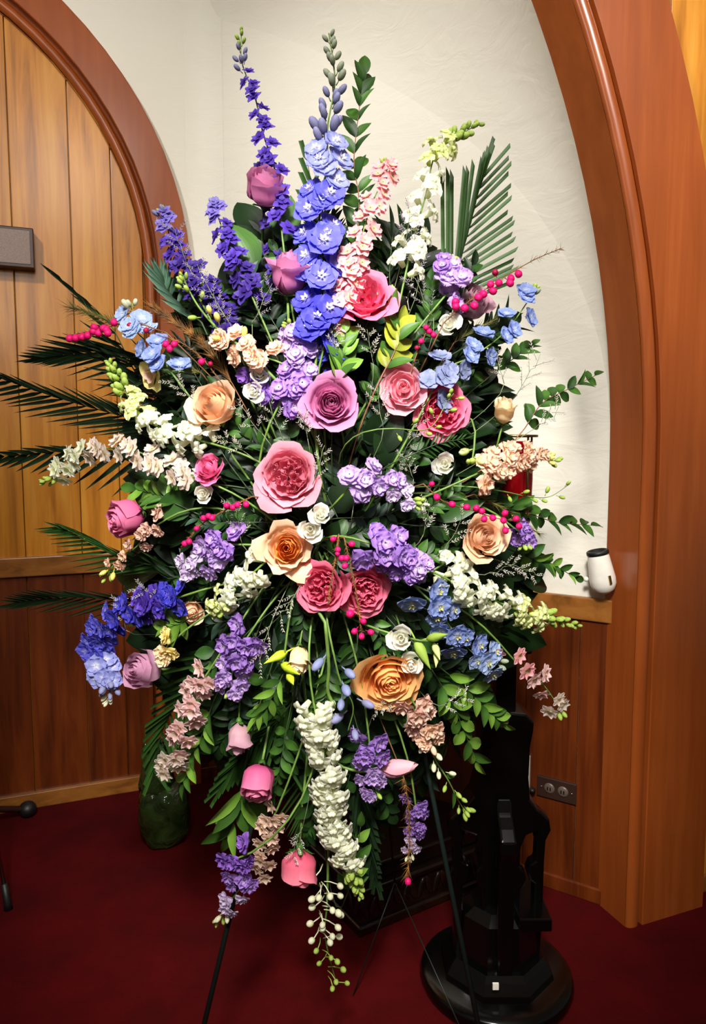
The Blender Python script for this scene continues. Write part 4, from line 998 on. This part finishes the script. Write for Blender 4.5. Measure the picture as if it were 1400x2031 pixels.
spike('stock', 'stock', [(730, 1450), (735, 1500), (735, 1545), (745, 1580)], 46, 38, 12, ['stockpurple', 'stocklav'], 'purple stock hanging between the long snapdragon and the pale pink bud', 'stock', ['budgreen'], 5, (18, 14), bloomto=.93, rad=.5, dz=-.01)
spike('stock', 'stock', [(822, 1580), (826, 1620), (820, 1660), (808, 1705)], 36, 24, 14, ['stockpurple', 'stockpurple', 'stockpale'], 'narrow purple stock hanging low on the right beside an easel leg', 'stock', ['budwhite'], 4, (14, 12), bloomto=.9, rad=.5)
spike('stock', 'stock', [(880, 590), (905, 560), (880, 540), (905, 520)], 54, 40, 8, ['stocklav', 'stocklav', 'stockpurple'], 'lavender stock at the upper right beside the palm leaf', 'stock', ['budgreen'], 6, (22, 16), bloomto=.85, rad=.55)
spike('stock', 'stock', [(1010, 1040), (1032, 1060), (1035, 1085)], 46, 40, 5, ['stockpurple'], 'small purple stock at the right of the blush cream rose', 'stock', ['budgreen', 'budwhite'], 5, (20, 16), bloomto=.9)
spike('stock', 'stock', [(330, 1030), (300, 1050), (270, 1085), (230, 1115), (208, 1150)], 38, 24, 9, ['stockbeige', 'stockbeige', 'stockpeach'], 'dusty beige stock left, under the mauve pink rose', 'stock', ['budyellow', 'budgreen'], 6, (20, 16), bloomto=.85, rad=.5, dz=.01)
spike('stock', 'stock', [(345, 1270), (330, 1285), (335, 1310)], 44, 38, 4, ['creamyellow', 'cream'], 'butter yellow stock beside the pale lilac rose', 'stock', dz=-.01)
spike('stock', 'stock', [(495, 730), (520, 770), (560, 790), (575, 800)], 44, 34, 8, ['stockdeep'], 'shaded purple stock tucked between the white lisianthus and the open mauve rose', 'stock', dz=.03)
spike('stock', 'bud', [(940, 890), (935, 915), (925, 925)], 34, 26, 4, ['snapgreen', 'budgreen'], 'pale green buds right of the open white lisianthus', 'stock', dz=-.01)
spike('bead_buds', 'bead', [(650, 1735), (648, 1800), (645, 1860), (668, 1955)], 19, 14, 26, ['budwhite', 'budwhite', 'budgreen'], 'spike of small white bead buds hanging lowest of all', 'flower buds', stemmat='stem', rad=1.5, sr=.0032, axis_up=.1)
spike('lisianthus_buds', 'pointbud', [(830, 1270), (860, 1275), (875, 1300)], 48, 36, 4, ['budgreen', 'snapgreen'], 'pale green lisianthus buds right of the white lisianthus', 'flower buds', rad=.4, dz=-.02)
spike('lisianthus_buds', 'pointbud', [(565, 1290), (562, 1325), (585, 1350)], 46, 46, 3, ['lime'], 'two bright lime green pointed buds under the nodding cream lisianthus', 'flower buds', rad=.25, dz=-.01)
spike('lisianthus_buds', 'bud', [(780, 850), (850, 850), (885, 800), (900, 780)], 18, 16, 9, ['budgreen'], 'sparse green buds over the bright coral garden rose', 'flower buds', rad=.9, dz=-.06, sr=.0016)
spike('larkspur', 'bud', [(1000, 975), (1050, 985), (1090, 985), (1130, 960)], 18, 16, 7, ['budgreen'], 'thin curly green budded tip at the right below the red lamp', 'larkspur', rad=.6, dz=-.01, sr=.0016)
q0 = W(640, 1240, -.02); t = thing('flower_stem', q0, 'thick bare green stem curving down in the centre towards the long snapdragon', 'stem')
q = MB(); q.tube([p - q0 for p in bez(foam_pt(), W(600, 1180, .02), W(645, 1235, -.025), 6)[:-1] + catmull([W(645, 1235, -.025), W(652, 1320, -.03), W(650, 1370, -.03), W(664, 1402, -.03)], 12)], .0035, n=8); q.obj('stem', M['stem'], t)

# ---------------------------------------------------------------- boronia strands
boronia([(330, 660), (260, 640), (190, 655), (138, 665)], [(138, 671), (150, 670), (163, 668), (174, 665), (186, 657), (196, 660), (206, 651), (214, 660), (226, 640), (188, 650), (211, 654), (258, 645, 13, 'berrydark'), (290, 655, 12, 'berrydark')], 'strand of magenta boronia bells pointing left past the palm leaves', nd=50, size=17)
boronia([(440, 760), (400, 710), (360, 680), (330, 670)], [(329, 682), (346, 682), (337, 691), (400, 717), (417, 722, 11, 'berrydark')], 'short boronia twig with three magenta bells left of the peach stock', nd=60, size=15)
boronia([(880, 640), (940, 590), (1000, 550), (1060, 515), (1112, 493)], [(903, 600), (904, 609), (921, 611), (940, 606), (948, 590), (958, 583), (977, 577), (973, 564), (989, 561), (1011, 561), (1013, 552), (1028, 543), (982, 541, 14, 'berrydark')], 'boronia with magenta bells and brown feathery tip at the upper right', nd=110, size=17, nL=20)
boronia([(820, 720), (835, 680), (855, 640)], [(845, 650), (851, 657), (859, 664), (835, 677), (827, 690, 11, 'berrydark')], 'tiny boronia twig with red pink bells beside the ivory lisianthus', nd=10, size=13)
boronia([(840, 960), (880, 995), (930, 1010), (985, 1028), (1040, 1035)], [(856, 960, 12), (866, 986), (896, 1000), (925, 1006), (944, 1008), (955, 1014), (960, 1029), (977, 1027), (998, 1032), (1001, 1018), (1023, 1029), (1029, 1043), (1002, 1052)], 'row of magenta boronia bells across the blush cream rose', nd=30, size=15, nmat='gneedle', dz=-.05)
boronia([(500, 985), (450, 1010), (400, 1040), (360, 1085)], [(450, 1003), (462, 1006), (471, 1001), (488, 1000), (404, 1028), (414, 1024), (421, 1027), (390, 1048, 12), (366, 1078), (375, 1074)], 'brown boronia strand with magenta bells running down left of the dusty pink rose', nd=130, size=14, nL=10, dz=-.04)
boronia([(672, 1060), (665, 1110), (655, 1160), (652, 1195)], [(661, 1069), (670, 1090), (669, 1098, 11)], 'left brown hanging boronia strand over the deep pink roses', nd=150, nL=11, size=13, dz=-.06)
boronia([(682, 1065), (695, 1120), (707, 1180), (717, 1255)], [(697, 1079), (678, 1107), (687, 1107), (684, 1122), (695, 1217, 18), (703, 1252), (717, 1262), (735, 1254), (720, 1232)], 'right brown hanging boronia strand ending in magenta bells under the deep pink roses', nd=200, nL=12, size=14, dz=-.06)
boronia([(800, 1540), (810, 1600), (812, 1680), (808, 1735)], [(809, 1748, 16)], 'long rusty boronia thread with a single bell at the lowest right', nd=120, nL=26, size=16, dz=-.02)
for i, (pts, nd, nl, mt, lb) in enumerate([([(460, 760), (410, 690), (350, 640), (300, 610)], 420, 46, 'needle', 'rusty brown needle foliage at left behind the peach stock'), ([(400, 740), (340, 720), (290, 700)], 260, 44, 'gneedle', 'olive needle foliage under the pale blue delphinium at left'), ([(240, 650), (190, 625), (140, 610)], 160, 46, 'gneedle', 'olive brown feathery foliage at far left above the boronia strand'), ([(900, 680), (950, 650), (1000, 625)], 160, 34, 'gneedle', 'olive needle foliage right of the ivory lisianthus'), ([(940, 980), (1000, 1010), (1070, 1060)], 120, 30, 'gneedle', 'olive needles behind the row of bells at the right')]):
    C = catmull([W(x, y, .03) for x, y in pts], 12); o = C[0]; t = thing('needle_sprig', o, lb, 'foliage'); q = MB(); q.tube([p - o for p in bez(foam_pt(), C[0].lerp(FOAM, .5), C[0], 5)[:-1] + C], .0014, n=5); q.obj('stem', M['brownstem'], t)
    q = MB(); needles(q, [p - o for p in C], nl, nd, R, o.y / F, .55); tag(q.obj('needles', M[mt], t, smooth=False), kind='stuff')

# ---------------------------------------------------------------- palm leaves     (n, k0, k1, screen angle0, angle1, len0, len1, cut)
frond([(868, 640), (900, 560), (925, 470), (950, 360)], [(12, .12, 1.0, 92, 70, 250, 90, True), (17, .10, 1.0, 22, 48, 150, 82, True)], 8, 'palm', 'trimmed fan of stiff green palm leaf standing at the top right', dz=.12)
frond([(660, 620), (640, 480), (605, 300)], [(4, .55, .95, 118, 108, 90, 40, True), (4, .45, .8, 75, 68, 80, 60, True)], 10, 'palm', 'tip of a cut palm leaf behind the tall blue delphinium', dz=.12)
frond([(360, 760), (260, 700), (180, 700), (92, 712)], [(14, .1, .99, 160, 172, 150, 90, False), (14, .1, .99, 200, 186, 160, 90, False)], 8, 'palmdark', 'dark palm frond at left pointing at the plank wall, level with the peach stock', dz=.12)
frond([(370, 860), (260, 830), (120, 790), (0, 748)], [(17, .1, .99, 150, 156, 120, 80, False), (17, .1, .99, 186, 192, 150, 90, False)], 8, 'palmdark', 'long dark palm frond reaching the left edge of the picture', dz=.14)
frond([(330, 800), (270, 740), (215, 640), (122, 555)], [(10, .1, .99, 150, 140, 110, 80, False), (8, .1, .6, 180, 160, 120, 80, False)], 9, 'palmdark', 'narrow dark palm frond pointing up to the left', dz=.12)
frond([(400, 930), (260, 905), (130, 895), (0, 905)], [(12, .1, .98, 166, 174, 80, 60, False), (15, .1, .98, 225, 200, 120, 80, False)], 10, 'palmdark', 'dark drooping palm frond at left below the blush white larkspur', dz=.12)
frond([(380, 1130), (250, 1110), (190, 1070), (120, 1045)], [(15, .1, .98, 150, 160, 90, 60, False), (15, .1, .98, 192, 180, 120, 80, False)], 7, 'mgreen', 'green feathery frond left under the mauve pink rose', dz=.12)
frond([(370, 1210), (240, 1190), (120, 1185), (40, 1195)], [(18, .1, .98, 165, 172, 100, 70, False), (18, .1, .98, 202, 190, 120, 90, False)], 6, 'palmdark', 'dim dark feathery frond far left above the deep blue delphinium', dz=.17)
frond([(400, 640), (340, 590), (325, 560)], [(7, .1, 1, 150, 110, 90, 70, False), (6, .2, 1, 60, 95, 70, 70, False)], 13, 'bluegreen', 'spiky blue green leaf rosette before the wooden arch', dz=.05, name='spiky_rosette')
frond([(450, 1280), (380, 1370), (330, 1430), (300, 1540)], [(16, .05, .95, 190, 250, 120, 60, True), (14, .05, .95, 250, 300, 90, 60, True)], 8, 'palm', 'green palm leaf fan hanging at the lower left above the green vase', dz=.10)
frond([(590, 1380), (540, 1440), (480, 1500), (440, 1560)], [(15, .05, .95, 205, 225, 90, 60, True), (14, .05, .95, 255, 240, 120, 60, True)], 8, 'palm', 'green palm leaf fan behind the dusty lilac and magenta pink roses', dz=.10)
frond([(700, 1480), (715, 1580), (730, 1660), (745, 1745)], [(14, .1, .97, 265, 262, 120, 40, True), (14, .1, .97, 290, 285, 130, 50, True)], 9, 'palmdark', 'dark palm leaf hanging at the bottom right of the long snapdragon', dz=.08)
frond([(840, 760), (920, 700), (1000, 660)], [(10, .1, .95, 50, 45, 60, 40, False), (10, .1, .95, 5, 12, 90, 50, False)], 10, 'mgreen', 'green feathery frond behind the grey blue delphinium', dz=.10)
frond([(560, 1500), (600, 1570), (600, 1640)], [(14, .05, .95, 225, 250, 120, 70, False), (14, .05, .95, 300, 285, 110, 70, False)], 6, 'palm', 'thin leaved dark green frond between the magenta pink rose and the long snapdragon', dz=.09)

# ---------------------------------------------------------------- named leafy sprigs
sprig('myrtle_sprig', [(705, 520), (712, 400), (702, 320), (712, 220), (722, 150)], 'broad', ['green', 'mgreen'], 12, 52, 44, 'upright leafy myrtle sprig at the top right of the tall blue delphinium', dz=.06, stemmat='redstem')
sprig('myrtle_sprig', [(1040, 850), (1075, 800), (1120, 775), (1180, 745)], 'broad', ['mgreen', 'green'], 9, 48, 30, 'myrtle sprig reaching furthest right, above the peach stock', dz=.04, stemmat='redstem')
sprig('myrtle_sprig', [(980, 1000), (1040, 1015), (1100, 1035), (1172, 1042)], 'broad', ['mgreen', 'green'], 9, 50, 36, 'myrtle sprig reaching right just below the red lamp', dz=.04, stemmat='redstem')
sprig('myrtle_sprig', [(980, 740), (1020, 710), (1055, 685)], 'broad', ['green', 'mgreen'], 5, 44, 34, 'short myrtle sprig behind the grey blue delphinium', dz=.06)
sprig('ruscus_sprig', [(1010, 1090), (1060, 1110), (1095, 1120), (1140, 1145)], 'broad', ['green', 'mgreen', 'lgreen'], 8, 50, 28, 'glossy ruscus sprig above the tip of the right snapdragon', dz=.04)
sprig('ruscus_sprig', [(880, 1330), (930, 1370), (970, 1410), (1000, 1435)], 'broad', ['lgreen', 'green'], 8, 52, 42, 'bright green ruscus sprig crossing the black stand', dz=.04)
sprig('ruscus_sprig', [(870, 1350), (900, 1400), (920, 1450), (945, 1510)], 'broad', ['lgreen', 'green'], 8, 52, 46, 'bright green ruscus sprig hanging left of the black stand', dz=.03)
sprig('ruscus_sprig', [(480, 1560), (475, 1600), (455, 1650)], 'lance', ['green', 'lgreen'], 4, 90, 80, 'long leaved green sprig hanging under the magenta pink rose', dz=.03)
sprig('ruscus_sprig', [(420, 1400), (400, 1460), (380, 1500), (365, 1555)], 'broad', ['green', 'lgreen'], 7, 52, 40, 'green leafy sprig hanging right of the pale pink larkspur', dz=.02)
sprig('ruscus_sprig', [(560, 1340), (535, 1390), (510, 1420)], 'lance', ['lgreen', 'green'], 5, 50, 44, 'light green leafy sprig under the lime green buds', dz=.0)
sprig('camellia_sprig', [(760, 740), (785, 690), (790, 640), (775, 610)], 'broad', ['ygreen', 'green', 'ygreen'], 8, 56, 48, 'yellow green leafy sprig right of the coral garden rose', dz=.0, stemmat='redstem')
sprig('camellia_sprig', [(670, 760), (680, 710), (685, 660)], 'broad', ['lgreen', 'green'], 6, 58, 40, 'fresh green leafy sprig just below the coral garden rose', dz=.0)
sprig('camellia_sprig', [(350, 1000), (320, 985), (270, 970)], 'broad', ['green', 'lgreen'], 6, 62, 50, 'leafy green sprig above the mauve pink rose at left', dz=.03)
sprig('camellia_sprig', [(370, 1230), (350, 1240), (330, 1240)], 'broad', ['lgreen'], 4, 56, 44, 'bright green leaves above the butter yellow stock', dz=.0)
sprig('fern_sprig', [(820, 900), (870, 880), (920, 870)], 'narrow', ['mgreen'], 11, 34, 24, 'small dark fern sprig left of the open white lisianthus', dz=-.03)
sprig('camellia_sprig', [(690, 1770), (700, 1730), (715, 1640)], 'broad', ['green', 'lgreen'], 5, 50, 40, 'green leaves at the bottom behind the snapdragon tip', dz=.05)
for px, py, a, sz, kd, mt, lb in [(505, 535, 118, 100, 'big', 'green', 'single large green leaf left of the top rose bud'), (385, 990, 200, 90, 'big', 'mgreen', 'large dark leaf right of the mauve pink rose at left'), (300, 1010, 40, 60, 'big', 'mgreen', 'single leaf on the stem of the mauve pink rose at left'), (735, 900, 60, 120, 'big', 'dgreen', 'broad shaded leaf below the open mauve rose'), (780, 930, 100, 110, 'big', 'dgreen', 'broad dark leaf above the lavender stock'),
                               (860, 1030, 20, 110, 'lance', 'mgreen', 'long dark leaf left of the blush cream rose'), (560, 480, 80, 90, 'big', 'green', 'green leaf behind the stem of the topmost mauve rose'), (800, 1400, 200, 60, 'big', 'green', 'leaf beneath the apricot orange rose')]:
    p = W(px, py, .05); t = thing('large_leaf', p, lb, 'leaf'); d = Vector((math.cos(math.radians(a)), -.1, math.sin(math.radians(a)))); s_ = sz * p.y / F
    mk('blade', leafmesh(kd), M[mt], t, yframe(d, (R.uniform(-.4, .4), -1, R.uniform(0, .5))) @ Matrix.Scale(s_, 4))
    q = MB(); q.tube([x - p for x in bez(foam_pt(), p.lerp(FOAM, .5) + Vector((0, .02, 0)), p, 6)] + [d * s_ * .9 + Vector((0, 0, 0))][:0], .0014, n=5); q.obj('stem', M['dstem'], t)

# ---------------------------------------------------------------- statice sprays
SL = 'wispy grey white statice spray '
for px, py, a, L, lb in [(560, 870, 110, 90, SL + 'left under the open mauve rose'), (520, 860, 130, 80, SL + 'right of the soft peach rose'), (610, 870, 100, 60, SL + 'touching the open mauve rose from below'), (490, 900, 150, 60, SL + 'left of the dusty pink garden rose'),
    (1020, 790, 60, 100, SL + 'standing at the right above the cream bud'), (1000, 760, 110, 70, SL + 'between the grey blue delphinium and the cream bud'), (1060, 850, 40, 60, SL + 'just above the red lamp'), (540, 1230, 250, 90, SL + 'hanging left of centre above the cream lisianthus'),
    (590, 1170, 240, 80, SL + 'below the ragged peach rose'), (880, 1090, 60, 80, SL + 'left of the blush cream rose'), (840, 1060, 80, 70, SL + 'right of the purple stock cluster'), (960, 1140, 20, 70, SL + 'under the blush cream rose'), (1010, 1120, -20, 60, SL + 'above the right snapdragon'),
    (390, 800, 130, 80, SL + 'left of the soft peach rose'), (760, 850, 100, 70, SL + 'under the baby pink ranunculus'), (740, 720, 100, 70, SL + 'left of the baby pink ranunculus'), (620, 960, 70, 70, SL + 'right of the dusty pink garden rose'), (480, 1080, 100, 80, SL + 'right of the left lavender stock'),
    (830, 560, 100, 90, SL + 'at the top beside the lower end of the snapdragon'), (860, 630, 120, 90, SL + 'left of the ivory lisianthus'), (800, 500, 80, 80, SL + 'in front of the top snapdragon'), (430, 600, 120, 90, SL + 'at upper left among the violet larkspurs'), (370, 520, 110, 80, SL + 'on the violet larkspur before the wooden arch'),
    (250, 1250, 100, 60, SL + 'on the deep blue delphinium at left'), (320, 1190, 150, 60, SL + 'above the deep blue delphinium'), (870, 1400, 20, 60, SL + 'right of the dusty beige stock'), (790, 1390, 200, 50, SL + 'left of the dusty beige stock'), (600, 1640, 250, 60, SL + 'above the coral pink rose at the bottom'), (800, 900, 60, 80, SL + 'left of the small dark fern'), (820, 950, 110, 60, SL + 'right of the lavender stock'),
    (500, 640, 60, 80, SL + 'left of the mauve rose bud'), (460, 650, 120, 70, SL + 'above the peach stock'), (700, 1010, 80, 60, SL + 'below the lavender stock'), (660, 700, 90, 60, SL + 'above the open mauve rose')]:
    statice(px, py, a, L, lb, mat='statl' if py < 660 else 'stat')

# ---------------------------------------------------------------- dark filler foliage inside the bouquet
poly = [(345, 560), (440, 520), (540, 440), (640, 430), (760, 450), (880, 470), (980, 560), (1020, 650), (950, 760), (960, 880), (955, 1000), (1060, 1090), (1060, 1140), (990, 1260), (930, 1380), (880, 1500), (790, 1640), (700, 1700), (600, 1660), (500, 1560), (420, 1480), (360, 1380), (330, 1280), (270, 1180), (320, 1080), (300, 960), (290, 850), (280, 740)]
def inside(x, y):
    c = False; n = len(poly)
    for i in range(n):
        (x1, y1), (x2, y2) = poly[i], poly[i - 1]
        if (y1 > y) != (y2 > y) and x < (x2 - x1) * (y - y1) / (y2 - y1) + x1: c = not c
    return c
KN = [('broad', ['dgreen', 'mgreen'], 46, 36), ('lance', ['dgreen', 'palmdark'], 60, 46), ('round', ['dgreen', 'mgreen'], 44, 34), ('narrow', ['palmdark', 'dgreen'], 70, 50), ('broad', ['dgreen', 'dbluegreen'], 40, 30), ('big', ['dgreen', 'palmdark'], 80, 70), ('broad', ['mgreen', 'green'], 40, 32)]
LM = [(527, 376, 'topmost mauve rose'), (572, 548, 'mauve rose bud'), (657, 800, 'open mauve rose'), (254, 1026, 'left mauve pink rose'), (286, 1328, 'pale lilac rose'), (474, 1460, 'dusty lilac rose'), (513, 1547, 'magenta pink rose'), (592, 1716, 'upside down coral rose'),
      (428, 806, 'soft peach rose'), (570, 1086, 'ragged peach rose'), (772, 1344, 'apricot orange rose'), (957, 1066, 'blush cream rose'), (722, 592, 'top coral garden rose'), (874, 812, 'right coral garden rose'), (572, 944, 'dusty pink garden rose'), (680, 1168, 'pair of deep pink roses'), (800, 768, 'baby pink ranunculus'),
      (414, 928, 'bright pink ranunculus'), (788, 1524, 'pale pink closed bud'), (889, 643, 'ivory lisianthus'), (648, 340, 'tall blue delphinium'), (835, 420, 'top snapdragon'), (330, 860, 'left snapdragon'), (655, 1570, 'hanging snapdragon'), (990, 1195, 'right snapdragon'), (450, 500, 'violet larkspur'), (1000, 660, 'grey blue delphinium'),
      (270, 1210, 'deep blue delphinium'), (930, 1280, 'sky blue delphinium'), (770, 955, 'lavender stock'), (780, 1100, 'purple stock cluster'), (1030, 910, 'peach stock'), (850, 1440, 'dusty beige stock'), (470, 1310, 'left purple stock'), (592, 1305, 'nodding cream lisianthus'), (370, 1430, 'pale pink larkspur'), (500, 690, 'left peach stock')]
LOOK = ['small dark oval leaved', 'dark lance leaved', 'round leaved green', 'narrow leaved dark', 'blue green oval leaved', 'broad leaved very dark', 'light green oval leaved']
LAY = ['', 'deeper ', 'deepest ']
def place_words(x, y, ki, lay):
    lx, ly, nm = min(LM, key=lambda l: (l[0] - x) ** 2 + (l[1] - y) ** 2); a = math.degrees(math.atan2(ly - y, x - lx)) % 360
    w_ = ['right of', 'above right of', 'above', 'above left of', 'left of', 'below left of', 'below', 'below right of'][int((a + 22.5) // 45) % 8]
    if (lx - x) ** 2 + (ly - y) ** 2 < 900: w_ = 'behind'
    return LAY[lay] + LOOK[ki] + ' filler sprig ' + w_ + ' the ' + nm
cnt = 0; g_ = 0; seen = set()
while cnt < 230:
    gx = 270 + (g_ * 97.3) % 830; gy = 440 + (g_ * 61.7 + (g_ // 9) * 13.1) % 1270; g_ += 1
    if not inside(gx, gy): continue
    lay = cnt % 3; core_ = ((gx - 650) / 330) ** 2 + ((gy - 1050) / 450) ** 2 < 1
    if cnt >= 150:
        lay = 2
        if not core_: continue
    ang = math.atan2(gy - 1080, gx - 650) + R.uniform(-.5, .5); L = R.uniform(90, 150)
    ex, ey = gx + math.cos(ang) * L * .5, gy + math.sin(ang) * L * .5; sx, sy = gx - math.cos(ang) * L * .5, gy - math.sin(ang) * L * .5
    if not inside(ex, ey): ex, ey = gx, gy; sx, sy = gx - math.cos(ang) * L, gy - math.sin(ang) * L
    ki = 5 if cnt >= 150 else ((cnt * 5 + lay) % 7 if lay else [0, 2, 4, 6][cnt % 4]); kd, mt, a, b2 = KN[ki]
    lb = place_words(ex, ey, ki, lay)
    for alt in range(7):
        if lb not in seen: break
        if cnt < 150: ki = (ki + 1) % 7; kd, mt, a, b2 = KN[ki]
        else: break
        lb = place_words(ex, ey, ki, lay)
    if cnt >= 150 and lb in seen: continue
    seen.add(lb)
    sprig('filler_sprig', [(sx, sy), ((sx + ex) / 2 + R.uniform(-12, 12), (sy + ey) / 2 + R.uniform(-12, 12)), (ex, ey)], kd, mt, 7 if kd != 'narrow' else 10, a * (1 + .25 * lay), b2 * (1 + .25 * lay), lb, dz=[.045, .10, .16][lay] + (.03 if cnt >= 150 else 0), group='filler foliage inside the bouquet', link=lay == 0, ang=1.0)
    cnt += 1
